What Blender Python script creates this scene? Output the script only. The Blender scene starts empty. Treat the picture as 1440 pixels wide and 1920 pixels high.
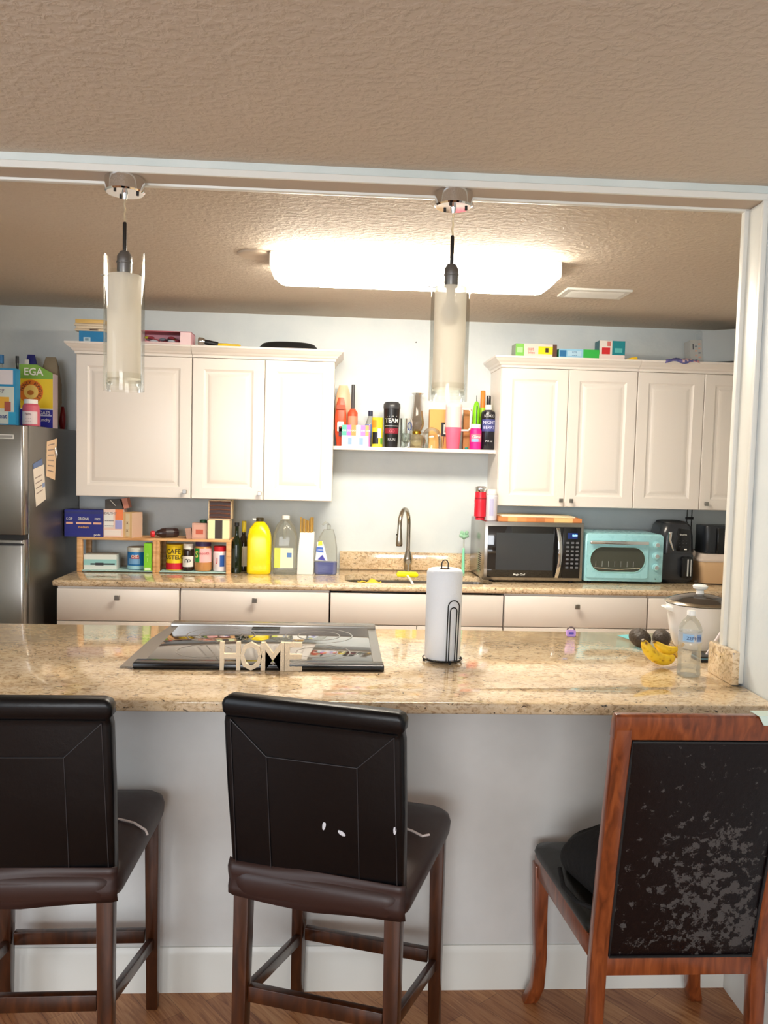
import bpy, bmesh, math, random
from mathutils import Vector, Matrix
random.seed(7)
PI = math.pi
SC = bpy.context.scene
COL = SC.collection

# ------------------------------------------------------------------ camera
FPX, PITCH, ROLL, YAW, CAMZ = 1543.64, -3.634, 1.480, 3.171, 1.5477
_p, _r, _y = (math.radians(a) for a in (PITCH, ROLL, YAW))
_f = Vector((math.sin(_y)*math.cos(_p), math.cos(_y)*math.cos(_p), math.sin(_p)))
_r0 = Vector((math.cos(_y), -math.sin(_y), 0)); _u0 = _r0.cross(_f)
CR = _r0*math.cos(_r) + _u0*math.sin(_r); CU = -_r0*math.sin(_r) + _u0*math.cos(_r)
cam = bpy.data.cameras.new('camera'); camo = bpy.data.objects.new('camera', cam); COL.objects.link(camo)
cam.sensor_fit = 'HORIZONTAL'; cam.sensor_width = 36; cam.lens = 36*FPX/1440; cam.clip_start = .02
camo.matrix_world = Matrix(((CR.x, CU.x, -_f.x, 0), (CR.y, CU.y, -_f.y, 0), (CR.z, CU.z, -_f.z, CAMZ), (0, 0, 0, 1)))
SC.camera = camo

def at(px, py, Y=None, z=None, x=None):
    """the place in the room that was measured at this point of the photograph, given its depth Y, height z or x"""
    d = _f*FPX + CR*(px-720) + CU*(960-py)
    t = Y/d.y if Y is not None else (z-CAMZ)/d.z if z is not None else x/d.x
    return Vector((0, 0, CAMZ)) + d*t

# ------------------------------------------------------------------ world, lights, exposure
SC.view_settings.view_transform = 'Standard'; SC.view_settings.look = 'None'
SC.view_settings.gamma = 1; SC.view_settings.use_curve_mapping = False
SC.view_settings.exposure = 0.62
SC.cycles.transparent_max_bounces = 24
wd = bpy.data.worlds.new('world'); SC.world = wd; wd.use_nodes = True
wd.node_tree.nodes['Background'].inputs[0].default_value = (.75, .85, 1, 1)
wd.node_tree.nodes['Background'].inputs[1].default_value = .6
def area(name, loc, size, sizey, power, color, target):
    l = bpy.data.lights.new(name, 'AREA'); l.shape = 'RECTANGLE'; l.size = size; l.size_y = sizey
    l.energy = power; l.color = color
    o = bpy.data.objects.new(name, l); COL.objects.link(o); o.location = loc
    o.rotation_euler = (Vector(target)-Vector(loc)).to_track_quat('-Z', 'Y').to_euler()
    return o
TUBE_EMIT = 27.0
area('window_daylight', (-.9, -3.85, 1.75), 2.3, 1.3, 96, (.93, .96, 1.0), (-.2, 2.3, 1.2))
area('unseen_left_light', (-3.05, -.2, 1.4), 1.6, 1.9, 24, (.82, .9, 1.0), (1.0, 1.6, 1.1))  # unseen cool area light from the left; no door is known there

# ------------------------------------------------------------------ materials
def lin(c):
    c = c/255
    return c/12.92 if c <= .04045 else ((c+.055)/1.055)**2.4
_mc = {}
def rgb(c): return (lin(c[0]), lin(c[1]), lin(c[2]), 1)
def mat(name, col, rough=.5, metal=0, coat=0, spec=.5, bump=None, emit=0):
    """bump=(scale, strength)"""
    if name in _mc: return _mc[name]
    m = bpy.data.materials.new(name); m.use_nodes = True; nt = m.node_tree; b = nt.nodes['Principled BSDF']
    b.inputs['Base Color'].default_value = rgb(col); b.inputs['Roughness'].default_value = rough
    b.inputs['Metallic'].default_value = metal; b.inputs['Coat Weight'].default_value = coat
    b.inputs['Specular IOR Level'].default_value = spec
    if emit:
        b.inputs['Emission Color'].default_value = rgb(col); b.inputs['Emission Strength'].default_value = emit
    tc = nt.nodes.new('ShaderNodeTexCoord'); n = nt.nodes.new('ShaderNodeTexNoise')
    nt.links.new(tc.outputs['Object'], n.inputs['Vector'])
    n.inputs['Scale'].default_value = bump[0] if bump else 30; n.inputs['Detail'].default_value = 4
    if bump:
        bp = nt.nodes.new('ShaderNodeBump'); bp.inputs['Strength'].default_value = bump[1]; bp.inputs['Distance'].default_value = .01
        nt.links.new(n.outputs['Fac'], bp.inputs['Height']); nt.links.new(bp.outputs[0], b.inputs['Normal'])
    else:
        mr = nt.nodes.new('ShaderNodeMapRange'); mr.inputs['To Min'].default_value = max(0, rough-.05); mr.inputs['To Max'].default_value = min(1, rough+.05)
        nt.links.new(n.outputs['Fac'], mr.inputs['Value']); nt.links.new(mr.outputs[0], b.inputs['Roughness'])
    _mc[name] = m
    return m
def P(*c, r=.45):   # printed or moulded colour
    c = tuple(c); return mat('colour_%d_%d_%d_%d' % (*c, int(r*100)), c, r)
def graph(name):
    m = bpy.data.materials.new(name); m.use_nodes = True; nt = m.node_tree
    return m, nt, nt.nodes['Principled BSDF'], nt.nodes.new, nt.links.new
def ramp(new, stops, interp='LINEAR'):
    r = new('ShaderNodeValToRGB'); r.color_ramp.interpolation = interp; e = r.color_ramp.elements
    while len(e) < len(stops): e.new(.5)
    for i, (p, c) in enumerate(stops): e[i].position = p; e[i].color = rgb(c)
    return r
def thin_glass(name, tint=(255, 255, 255), refl=.6, frost=0.0, fcol=(240, 235, 225)):
    m = bpy.data.materials.new(name); m.use_nodes = True; nt = m.node_tree; nt.nodes.clear(); new = nt.nodes.new; L = nt.links.new
    out = new('ShaderNodeOutputMaterial'); tr = new('ShaderNodeBsdfTransparent'); tr.inputs[0].default_value = rgb(tint)
    gl = new('ShaderNodeBsdfGlossy'); gl.inputs['Roughness'].default_value = .03
    lw = new('ShaderNodeFresnel'); lw.inputs['IOR'].default_value = 1.5
    mu = new('ShaderNodeMath'); mu.operation = 'MULTIPLY'; mu.inputs[1].default_value = refl; L(lw.outputs[0], mu.inputs[0])
    mx = new('ShaderNodeMixShader'); L(mu.outputs[0], mx.inputs[0]); L(tr.outputs[0], mx.inputs[1]); L(gl.outputs[0], mx.inputs[2])
    last = mx
    if frost:
        d = new('ShaderNodeBsdfDiffuse'); d.inputs[0].default_value = rgb(fcol); t = new('ShaderNodeBsdfTranslucent'); t.inputs[0].default_value = rgb(fcol)
        m2 = new('ShaderNodeMixShader'); m2.inputs[0].default_value = .5; L(d.outputs[0], m2.inputs[1]); L(t.outputs[0], m2.inputs[2])
        m3 = new('ShaderNodeMixShader'); m3.inputs[0].default_value = frost; L(mx.outputs[0], m3.inputs[1]); L(m2.outputs[0], m3.inputs[2]); last = m3
    L(last.outputs[0], out.inputs[0]); return m

def granite():
    m, nt, b, new, L = graph('polished_granite')
    tc = new('ShaderNodeTexCoord'); mp = new('ShaderNodeMapping'); mp.inputs['Scale'].default_value = (.8, 1.1, 1.2); mp.inputs['Rotation'].default_value = (0, 0, .3)
    L(tc.outputs['Object'], mp.inputs[0])
    n1 = new('ShaderNodeTexNoise'); n1.inputs['Scale'].default_value = 44; n1.inputs['Detail'].default_value = 6; n1.inputs['Distortion'].default_value = 1.6; n1.inputs['Roughness'].default_value = .65
    n2 = new('ShaderNodeTexNoise'); n2.inputs['Scale'].default_value = 95; n2.inputs['Detail'].default_value = 5; n2.inputs['Distortion'].default_value = .8
    n3 = new('ShaderNodeTexNoise'); n3.inputs['Scale'].default_value = 6; n3.inputs['Detail'].default_value = 3
    for n in (n1, n2, n3): L(mp.outputs[0], n.inputs['Vector'])
    r1 = ramp(new, [(0.28, (140, 122, 102)), (.40, (196, 172, 140)), (.48, (228, 208, 176)), (.60, (240, 226, 200)), (.72, (220, 200, 168))]); L(n1.outputs['Fac'], r1.inputs[0])
    r2 = ramp(new, [(0.0, (0, 0, 0)), (.30, (0, 0, 0)), (.38, (255, 255, 255))]); L(n2.outputs['Fac'], r2.inputs[0])
    mx = new('ShaderNodeMixRGB'); mx.inputs[1].default_value = rgb((74, 66, 60)); L(r2.outputs[0], mx.inputs[0]); L(r1.outputs[0], mx.inputs[2])
    r3 = ramp(new, [(.3, (222, 214, 205)), (.65, (255, 246, 232))]); L(n3.outputs['Fac'], r3.inputs[0])
    mu = new('ShaderNodeMixRGB'); mu.blend_type = 'MULTIPLY'; mu.inputs[0].default_value = 1; L(mx.outputs[0], mu.inputs[1]); L(r3.outputs[0], mu.inputs[2])
    L(mu.outputs[0], b.inputs['Base Color']); b.inputs['Roughness'].default_value = .1; b.inputs['Coat Weight'].default_value = .35; b.inputs['Coat Roughness'].default_value = .04
    return m
def wood(name, dark, mid, light, scale=(1, 1, 1), rough=.35, coat=.2, s=14):
    m, nt, b, new, L = graph(name)
    tc = new('ShaderNodeTexCoord'); mp = new('ShaderNodeMapping'); mp.inputs['Scale'].default_value = scale; L(tc.outputs['Object'], mp.inputs[0])
    n = new('ShaderNodeTexNoise'); n.inputs['Scale'].default_value = s; n.inputs['Detail'].default_value = 5; n.inputs['Distortion'].default_value = .8; L(mp.outputs[0], n.inputs['Vector'])
    r = ramp(new, [(.3, dark), (.5, mid), (.7, light)]); L(n.outputs['Fac'], r.inputs[0]); L(r.outputs[0], b.inputs['Base Color'])
    b.inputs['Roughness'].default_value = rough; b.inputs['Coat Weight'].default_value = coat; b.inputs['Coat Roughness'].default_value = .2
    return m
def floor_mat():
    m, nt, b, new, L = graph('laminate_floor')
    tc = new('ShaderNodeTexCoord'); mp = new('ShaderNodeMapping'); mp.inputs['Rotation'].default_value = (0, 0, math.radians(52)); L(tc.outputs['Object'], mp.inputs[0])
    br = new('ShaderNodeTexBrick'); br.offset = .4; br.inputs['Scale'].default_value = 1; br.inputs['Brick Width'].default_value = .5; br.inputs['Row Height'].default_value = .075
    br.inputs['Mortar Size'].default_value = .0006; br.inputs['Color1'].default_value = rgb((196, 146, 98)); br.inputs['Color2'].default_value = rgb((164, 112, 72)); br.inputs['Mortar'].default_value = rgb((110, 72, 44))
    L(mp.outputs[0], br.inputs['Vector'])
    mp2 = new('ShaderNodeMapping'); mp2.inputs['Scale'].default_value = (1.2, 14, 1); L(mp.outputs[0], mp2.inputs[0])
    n = new('ShaderNodeTexNoise'); n.inputs['Scale'].default_value = 5; n.inputs['Detail'].default_value = 6; n.inputs['Distortion'].default_value = 1.5; L(mp2.outputs[0], n.inputs['Vector'])
    r = ramp(new, [(.32, (190, 160, 135)), (.5, (238, 222, 208)), (.7, (255, 255, 255))]); L(n.outputs['Fac'], r.inputs[0])
    mu = new('ShaderNodeMixRGB'); mu.blend_type = 'MULTIPLY'; mu.inputs[0].default_value = 1; L(br.outputs['Color'], mu.inputs[1]); L(r.outputs[0], mu.inputs[2])
    L(mu.outputs[0], b.inputs['Base Color']); b.inputs['Roughness'].default_value = .38
    return m
def ceiling_mat():
    m, nt, b, new, L = graph('knockdown_ceiling')
    tc = new('ShaderNodeTexCoord'); mp = new('ShaderNodeMapping'); L(tc.outputs['Object'], mp.inputs[0])
    n = new('ShaderNodeTexNoise'); n.inputs['Scale'].default_value = 46; n.inputs['Detail'].default_value = 4; n.inputs['Distortion'].default_value = .3; L(mp.outputs[0], n.inputs['Vector'])
    r = ramp(new, [(.42, (0, 0, 0)), (.62, (255, 255, 255))]); L(n.outputs['Fac'], r.inputs[0])
    bp = new('ShaderNodeBump'); bp.inputs['Strength'].default_value = .3; bp.inputs['Distance'].default_value = .0065; L(r.outputs[0], bp.inputs['Height']); L(bp.outputs[0], b.inputs['Normal'])
    b.inputs['Base Color'].default_value = rgb((200, 187, 170)); b.inputs['Roughness'].default_value = .75
    return m
def wall_mat(name, c1, c2, rough=.55, s=5, bump=.12):
    m, nt, b, new, L = graph(name)
    tc = new('ShaderNodeTexCoord'); n = new('ShaderNodeTexNoise'); n.inputs['Scale'].default_value = s; n.inputs['Detail'].default_value = 4; L(tc.outputs['Object'], n.inputs['Vector'])
    r = ramp(new, [(.35, c1), (.65, c2)]); L(n.outputs['Fac'], r.inputs[0]); L(r.outputs[0], b.inputs['Base Color'])
    n2 = new('ShaderNodeTexNoise'); n2.inputs['Scale'].default_value = 28; n2.inputs['Detail'].default_value = 3; L(tc.outputs['Object'], n2.inputs['Vector'])
    bp = new('ShaderNodeBump'); bp.inputs['Strength'].default_value = bump; bp.inputs['Distance'].default_value = .01; L(n2.outputs['Fac'], bp.inputs['Height']); L(bp.outputs[0], b.inputs['Normal'])
    b.inputs['Roughness'].default_value = rough
    return m
def worn_leather(name, base, peel, amount, s=14, rough=.32, patch=None):
    """dark leatherette; peeled patches with their own edges (wear, not light)"""
    m, nt, b, new, L = graph(name)
    tc = new('ShaderNodeTexCoord')
    n = new('ShaderNodeTexNoise'); n.inputs['Scale'].default_value = s; n.inputs['Detail'].default_value = 8; n.inputs['Roughness'].default_value = .7; L(tc.outputs['Object'], n.inputs['Vector'])
    g = new('ShaderNodeTexNoise'); g.inputs['Scale'].default_value = 2.6; g.inputs['Detail'].default_value = 2; L(tc.outputs['Object'], g.inputs['Vector'])
    ad = new('ShaderNodeMath'); ad.operation = 'ADD'; L(n.outputs['Fac'], ad.inputs[0]); L(g.outputs['Fac'], ad.inputs[1])
    b.inputs['Specular IOR Level'].default_value = .3
    if patch:   # the worst of the peeling is around one place on the panel
        ds = new('ShaderNodeVectorMath'); ds.operation = 'DISTANCE'; ds.inputs[1].default_value = patch; L(tc.outputs['Object'], ds.inputs[0])
        fo = new('ShaderNodeMapRange'); fo.inputs['From Max'].default_value = .30; fo.inputs['To Min'].default_value = .66; fo.inputs['To Max'].default_value = .46; L(ds.outputs['Value'], fo.inputs['Value'])
        g2 = new('ShaderNodeMath'); g2.operation = 'MULTIPLY_ADD'; g2.inputs[1].default_value = .25; L(g.outputs['Fac'], g2.inputs[0]); sb = new('ShaderNodeMath'); sb.operation = 'SUBTRACT'; sb.inputs[1].default_value = .125; L(fo.outputs[0], sb.inputs[0]); L(sb.outputs[0], g2.inputs[2]); L(g2.outputs[0], ad.inputs[1])
    gt = new('ShaderNodeMapRange'); gt.inputs['From Min'].default_value = amount; gt.inputs['From Max'].default_value = amount+.03; L(ad.outputs[0], gt.inputs['Value'])
    mx = new('ShaderNodeMixRGB'); L(gt.outputs[0], mx.inputs[0]); mx.inputs[1].default_value = rgb(base); mx.inputs[2].default_value = rgb(peel); L(mx.outputs[0], b.inputs['Base Color'])
    mr = new('ShaderNodeMapRange'); mr.inputs['To Min'].default_value = rough; mr.inputs['To Max'].default_value = .6; L(gt.outputs[0], mr.inputs['Value']); L(mr.outputs[0], b.inputs['Roughness'])
    bp = new('ShaderNodeBump'); bp.inputs['Strength'].default_value = .35; bp.inputs['Distance'].default_value = .004; L(n.outputs['Fac'], bp.inputs['Height']); L(bp.outputs[0], b.inputs['Normal'])
    return m

M_GRAN = granite()
M_FLOOR = floor_mat()
M_CEIL = ceiling_mat()
M_WALL = wall_mat('pale_blue_wall_paint', (210, 218, 220), (220, 226, 226), .45)
M_ISL = wall_mat('off_white_half_wall_paint', (206, 206, 202), (220, 220, 216), .5, 4, .05)
M_TRIM = mat('white_trim_paint', (226, 226, 218), .35)
M_HEAD = wall_mat('pale_green_white_header_paint', (206, 216, 212), (218, 226, 222), .45)
M_CAB = mat('white_cabinet_paint', (236, 228, 218), .32)
M_KNOB = mat('brushed_nickel_knob', (150, 146, 140), .3, 1)
M_STEEL = mat('stainless_steel', (168, 164, 158), .26, 1, bump=(60, .02))
M_DSTEEL = mat('grey_fridge_steel', (128, 126, 122), .34, .9, bump=(40, .02))
M_CHROME = mat('chrome', (225, 225, 225), .06, 1)
M_NICK = mat('brushed_nickel', (176, 166, 150), .25, 1)
M_BLK = mat('glossy_black_plastic', (14, 14, 16), .18)
M_BLKM = mat('matt_black', (22, 22, 23), .55)
M_BLKW = mat('black_wire', (16, 15, 15), .35, .4)
M_BGLASS = mat('black_ceramic_glass', (26, 25, 25), .05, 0, .3)
M_CTOP = mat('grey_ceramic_cooktop', (58, 56, 54), .07, .35, 1.0, 1.0)
M_CHAIRW = wood('dark_cherry_stool_wood', (38, 18, 7), (60, 29, 11), (80, 42, 18), (3, 3, .5), .3, .3)
M_CHAIRC = wood('reddish_cherry_chair_wood', (92, 42, 18), (124, 60, 27), (148, 78, 38), (4, 4, .6), .28, .4)
M_LEATH = worn_leather('black_stool_leatherette', (7, 7, 9), (16, 15, 17), 1.40, 9, .34)
M_PEEL = worn_leather('peeling_black_chair_leatherette', (18, 11, 12), (74, 70, 68), 1.095, 40, .3, (.05, 0, .56))
M_SEATC = mat('dark_brown_stretch_cover', (50, 31, 27), .45, bump=(9, .12))
M_SEATB = mat('black_brown_seat_vinyl', (26, 25, 20), .38, bump=(20, .15))
M_BAG = mat('black_bag_fabric', (12, 12, 12), .8, bump=(60, .3))
M_PINE = wood('light_pine', (196, 140, 84), (222, 170, 112), (236, 190, 136), (1, 6, 6), .5, 0, 8)
M_GLASS = thin_glass('clear_glass', (250, 252, 250), .7)
M_GLASS2 = thin_glass('pendant_outer_glass', (250, 250, 246), .55)
M_FROST = thin_glass('frosted_glass', (252, 248, 240), .4, .70, (252, 248, 242))
M_SMOKE = thin_glass('smoked_glass', (214, 206, 198), .8, .15, (190, 182, 172))
M_PLAS = thin_glass('clear_plastic', (246, 247, 244), .6, .16, (235, 236, 230))
M_WHITE = mat('white_plastic', (238, 238, 234), .35)
M_PAPER = mat('white_paper_towel', (232, 236, 240), .9, bump=(120, .2))
M_TEAL = mat('aqua_enamel', (158, 212, 218), .28, 0, .3)

# ------------------------------------------------------------------ mesh helpers
_txt = {}
def text_geo(s, bold=0.0):
    k = (s, bold)
    if k in _txt: return _txt[k]
    cu = bpy.data.curves.new('t', 'FONT'); cu.body = s; cu.align_x = 'CENTER'; cu.align_y = 'CENTER'; cu.resolution_u = 2; cu.offset = bold
    ob = bpy.data.objects.new('t', cu); COL.objects.link(ob)
    dg = bpy.context.evaluated_depsgraph_get(); me = ob.evaluated_get(dg).to_mesh()
    v = [tuple(a.co) for a in me.vertices]; f = [tuple(p.vertices) for p in me.polygons]
    ob.evaluated_get(dg).to_mesh_clear(); bpy.data.objects.remove(ob); bpy.data.curves.remove(cu)
    _txt[k] = (v, f); return v, f

class MB:
    def __init__(s): s.v = []; s.f = []; s.m = []; s.mats = []; s.X = Matrix()
    def mi(s, m):
        if m not in s.mats: s.mats.append(m)
        return s.mats.index(m)
    def add(s, vs, fs, m):
        o = len(s.v); s.v += [s.X @ Vector(v) for v in vs]; k = s.mi(m)
        for f in fs: s.f.append([i+o for i in f]); s.m.append(k)
        return s
    def box(s, x0, x1, y0, y1, z0, z1, m):
        v = [(x, y, z) for z in (z0, z1) for y in (y0, y1) for x in (x0, x1)]
        return s.add(v, [(0, 2, 3, 1), (4, 5, 7, 6), (0, 1, 5, 4), (2, 6, 7, 3), (0, 4, 6, 2), (1, 3, 7, 5)], m)
    def rings(s, rs, m, cap0=True, cap1=True, closed=True):
        n = len(rs[0]); v = [p for r in rs for p in r]; f = []
        for i in range(len(rs)-1):
            for j in range(n if closed else n-1):
                a = i*n+j; b = i*n+(j+1) % n
                f.append((a, b, b+n, a+n))
        if cap0: f.append(tuple(range(n))[::-1])
        if cap1: f.append(tuple(range((len(rs)-1)*n, len(rs)*n)))
        return s.add(v, f, m)
    def lathe(s, prof, m, c=(0, 0, 0), seg=28, cap0=True, cap1=True, sx=1, sy=1):
        rs = [[(c[0]+sx*r*math.cos(2*PI*k/seg), c[1]+sy*r*math.sin(2*PI*k/seg), c[2]+z) for k in range(seg)] for r, z in prof]
        return s.rings(rs, m, cap0 and prof[0][0] > 1e-4, cap1 and prof[-1][0] > 1e-4)
    def arcband(s, r, z0, z1, a0, a1, m, c=(0, 0, 0), seg=14, sx=1, sy=1):
        """label wrapped on a round body; angles in degrees, -90 faces the room"""
        v = []; f = []
        for k in range(seg+1):
            a = math.radians(a0+(a1-a0)*k/seg)
            for z in (z0, z1): v.append((c[0]+sx*r*math.cos(a), c[1]+sy*r*math.sin(a), c[2]+z))
        for k in range(seg): f.append((2*k, 2*k+2, 2*k+3, 2*k+1))
        return s.add(v, f, m)
    def tube(s, pts, r, m, seg=8, closed=False, caps=True):
        pts = [Vector(p) for p in pts]; n = len(pts); rs = []
        nrm = None
        for i, p in enumerate(pts):
            if closed: t = (pts[(i+1) % n]-pts[i-1]).normalized()
            else: t = (pts[min(i+1, n-1)]-pts[max(i-1, 0)]).normalized()
            if nrm is None: nrm = t.orthogonal().normalized()
            nrm = (nrm - t*nrm.dot(t)).normalized(); bn = t.cross(nrm)
            rr = r[i] if isinstance(r, (list, tuple)) else r
            rs.append([p+nrm*rr*math.cos(2*PI*k/seg)+bn*rr*math.sin(2*PI*k/seg) for k in range(seg)])
        if closed: rs.append(rs[0])
        return s.rings(rs, m, caps and not closed, caps and not closed)
    def prism(s, poly, a, b, m, axis='y'):
        """polygon (u,w) swept along an axis from a to b"""
        g = {'y': lambda u, w, t: (u, t, w), 'x': lambda u, w, t: (t, u, w), 'z': lambda u, w, t: (u, w, t)}[axis]
        return s.rings([[g(u, w, a) for u, w in poly], [g(u, w, b) for u, w in poly]], m)
    def ball(s, c, r, m, seg=16, n=10):
        rr = r if isinstance(r, (tuple, list)) else (r, r, r)
        prof = [(math.sin(PI*i/n), -math.cos(PI*i/n)) for i in range(n+1)]
        rs = [[(c[0]+rr[0]*a*math.cos(2*PI*k/seg), c[1]+rr[1]*a*math.sin(2*PI*k/seg), c[2]+rr[2]*z) for k in range(seg)] for a, z in prof]
        return s.rings(rs, m, False, False)
    def text(s, t, cx, cz, size, m, y=-.0006, wrap=0, sx=1, bold=0, tilt=0, cyw=0):
        v, f = text_geo(t, bold); out = []
        for a in v:
            u, w = a[0]*size*sx, a[1]*size
            u, w = u*math.cos(tilt)-w*math.sin(tilt), u*math.sin(tilt)+w*math.cos(tilt)
            u += cx; w += cz
            if wrap: out.append((wrap*math.sin(u/wrap), cyw-(wrap)*math.cos(u/wrap), w))
            else: out.append((u, y, w))
        return s.add(out, f, m)
    def build(s, name, parent=None, bevel=0, seg=2, loc=None, rz=0, ang=38, sub=0, rot=None):
        me = bpy.data.meshes.new(name); me.from_pydata([tuple(v) for v in s.v], [], s.f)
        for m in s.mats: me.materials.append(m)
        for p, k in zip(me.polygons, s.m): p.material_index = k
        bm = bmesh.new(); bm.from_mesh(me)
        bmesh.ops.remove_doubles(bm, verts=bm.verts, dist=1e-6)
        cl = [f for f in bm.faces]
        bmesh.ops.recalc_face_normals(bm, faces=cl)
        if bevel:
            es = [e for e in bm.edges if len(e.link_faces) == 2 and e.calc_face_angle(0) > .6]
            bmesh.ops.bevel(bm, geom=es, offset=bevel, segments=seg, affect='EDGES', profile=.5, clamp_overlap=True)
        for f in bm.faces: f.smooth = True
        bm.to_mesh(me); bm.free(); me.set_sharp_from_angle(angle=math.radians(ang))
        o = bpy.data.objects.new(name, me); COL.objects.link(o)
        if parent: o.parent = parent
        if loc is not None: o.location = loc
        if rz: o.rotation_euler.z = rz
        if rot: o.rotation_euler = rot
        if sub:
            md = o.modifiers.new('smooth', 'SUBSURF'); md.levels = sub; md.render_levels = sub
        return o

def tag(o, label, cat, group=None, kind=None):
    o['label'] = label; o['category'] = cat
    if group: o['group'] = group
    if kind: o['kind'] = kind
    return o
def thing(name, label, cat, loc=(0, 0, 0), rz=0, group=None, rot=None):
    o = bpy.data.objects.new(name, None); o.empty_display_size = .05; COL.objects.link(o); o.location = loc
    o.rotation_euler = rot if rot else (0, 0, rz)
    return tag(o, label, cat, group)
def struct(name, mb, label=None, **k):
    o = mb.build(name, **k); o['kind'] = 'structure'
    if label: o['label'] = label; o['category'] = 'building part'
    return o
def copy_tree(o, parent=None):
    c = o.copy(); COL.objects.link(c); c.parent = parent
    for ch in list(o.children): copy_tree(ch, c)
    return c
def span(pl, pr, pt, Y, zb):
    """centre x, width and height of something at depth Y that stands on zb"""
    a = at(pl, (pt+pt)/2+10, Y); b = at(pr, pt+10, Y); c = at((pl+pr)/2, pt, Y)
    return (a.x+b.x)/2, b.x-a.x, c.z-zb
def rrect(x0, x1, y0, y1, r, n=5):
    out = []
    for cx, cy, a0 in ((x1-r, y1-r, 0), (x0+r, y1-r, 90), (x0+r, y0+r, 180), (x1-r, y0+r, 270)):
        for k in range(n+1):
            a = math.radians(a0+90*k/n); out.append((cx+r*math.cos(a), cy+r*math.sin(a)))
    return out

# ------------------------------------------------------------------ the setting
YF, YB, YCF, YW0, YW1, YBK, YUC = 2.11, 3.05, 4.10, 2.32, 2.416, 4.73, 4.407
ZH, ZC, ZI, XR = 2.306, 2.347, .915, 1.194
struct('floor', MB().box(-3.2, 3.0, -4, YBK+.1, -.05, 0, M_FLOOR))
struct('ceiling', MB().box(-3.2, 3.0, -4, YBK+.1, ZC, ZC+.05, M_CEIL))
struct('wall_back', MB().box(-2.3, 2.8, YBK, YBK+.1, 0, ZC, M_WALL))
struct('wall_kitchen_left', MB().box(-2.3, -2.2, YW1, YBK, 0, ZC, M_WALL))
struct('wall_kitchen_right', MB().box(2.42, 2.52, YW1, YBK, 0, ZC, M_WALL))
w = MB().box(XR, XR+.1, -4, YW0, 0, ZC, M_WALL)
struct('wall_right', w)
w = MB().box(XR, 2.5, YW0, YW1, 0, ZC, M_WALL).box(-3.2, -1.62, YW0, YW1, 0, ZC, M_WALL)
struct('wall_partition', w)
# half wall under the island top, with the boxed-in base behind it
struct('wall_island', MB().box(-1.62, XR, YW0, YW1, 0, .884, M_ISL).box(-1.62, -.66, YW1, 3.02, .0, .884, M_CAB).box(.2, 1.6, YW1, 3.02, 0, .884, M_CAB))
# living room rear and left walls with the daylight openings
struct('wall_rear', MB().box(-3.2, -2.1, -4.1, -4, 0, ZC, M_WALL).box(.3, 1.3, -4.1, -4, 0, ZC, M_WALL).box(-2.1, .3, -4.1, -4, 0, 1.05, M_WALL).box(-2.1, .3, -4.1, -4, 2.2, ZC, M_WALL))
struct('wall_left', MB().box(-3.3, -3.2, -4, -1.1, 0, ZC, M_WALL).box(-3.3, -3.2, .7, YW1, 0, ZC, M_WALL).box(-3.3, -3.2, -1.1, .7, 2.1, ZC, M_WALL))
# header: shallow beam, its trim board and beads, and the jamb
h = MB().box(-1.62, XR, YW0, YW1, ZH+.012, ZC, M_HEAD)
struct('wall_header', h)
t = MB().box(-1.62, XR, YW0-.006, YW0+.004, ZH, ZH+.019, M_TRIM)
t.box(-1.62, XR, YW0+.004, YW1-.012, ZH+.001, ZH+.0118, mat('shaded_tan_soffit_paint', (186, 172, 156), .6))  # ceiling tan, with the underside's shade put into the colour
struct('trim_1', t, bevel=.0012, seg=1)
t = MB().box(-1.62, XR, YW1-.012, YW1+.008, ZH-.006, ZH+.0108, M_TRIM)
struct('trim_2', t, bevel=.003)
t = MB().box(XR-.012, XR-.0005, YW0-.002, YW1+.002, .92, ZH, M_TRIM)
t.box(XR-.024, XR-.0005, YW1-.012, YW1+.01, .92, ZH, M_TRIM)
t.box(XR-.016, XR-.0005, YW0-.008, YW0+.006, .92, ZH, M_TRIM)
struct('trim_3', t, bevel=.002)
t = MB().box(-1.63, -1.60, YW0-.01, YW1+.01, .92, ZH, M_TRIM); struct('trim_4', t, bevel=.003)
def baseboard(name, x0, x1, y, rot=False):
    pr = [(0, 0), (-.014, 0), (-.014, .098), (-.011, .108), (-.011, .116), (-.006, .124), (-.004, .13), (0, .13)]
    m = MB()
    if rot: m.prism([(y+u, w_) for u, w_ in pr], x0, x1, M_TRIM, 'y')
    else: m.prism([(y+u, w_) for u, w_ in pr], x0, x1, M_TRIM, 'x')
    struct(name, m)
baseboard('baseboard_island', -1.62, XR-.015, YW0-.0005)
baseboard('baseboard_right', -4, YW0-.0005, XR-.0005, True)
# thin skirting piece on the left face of the right wall, seen at the edge of the picture
# ------------------------------------------------------------------ island top
def bool_cut(o, cutter):
    md = o.modifiers.new('b', 'BOOLEAN'); md.operation = 'DIFFERENCE'; md.object = cutter; md.solver = 'EXACT'
    dg = bpy.context.evaluated_depsgraph_get(); dg.update()
    me = bpy.data.meshes.new_from_object(o.evaluated_get(dg)); o.modifiers.clear(); old = o.data; o.data = me
    me.name = o.name; bpy.data.objects.remove(cutter); me.set_sharp_from_angle(angle=math.radians(38))
RX0, RX1, RY0, RY1 = -.606, .147, 2.43, 3.07      # slide-in range
m = MB(); m.prism([(-1.60, YB), (-1.60, YF), (XR-.002, YF), (XR-.002, YW0-.012), (XR-.03, YW0-.012), (XR-.03, YW1+.006), (1.62, YW1+.006), (1.62, YB)], .8845, ZI, M_GRAN, 'z')
top = m.build('island_countertop', bevel=.006, seg=3)
cut = MB().box(RX0, RX1, RY0, 3.2, .8, 1.0, M_GRAN).build('cutter'); bool_cut(top, cut)
tag(top, 'polished beige granite island top with chairs along its near edge', 'countertop')
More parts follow.
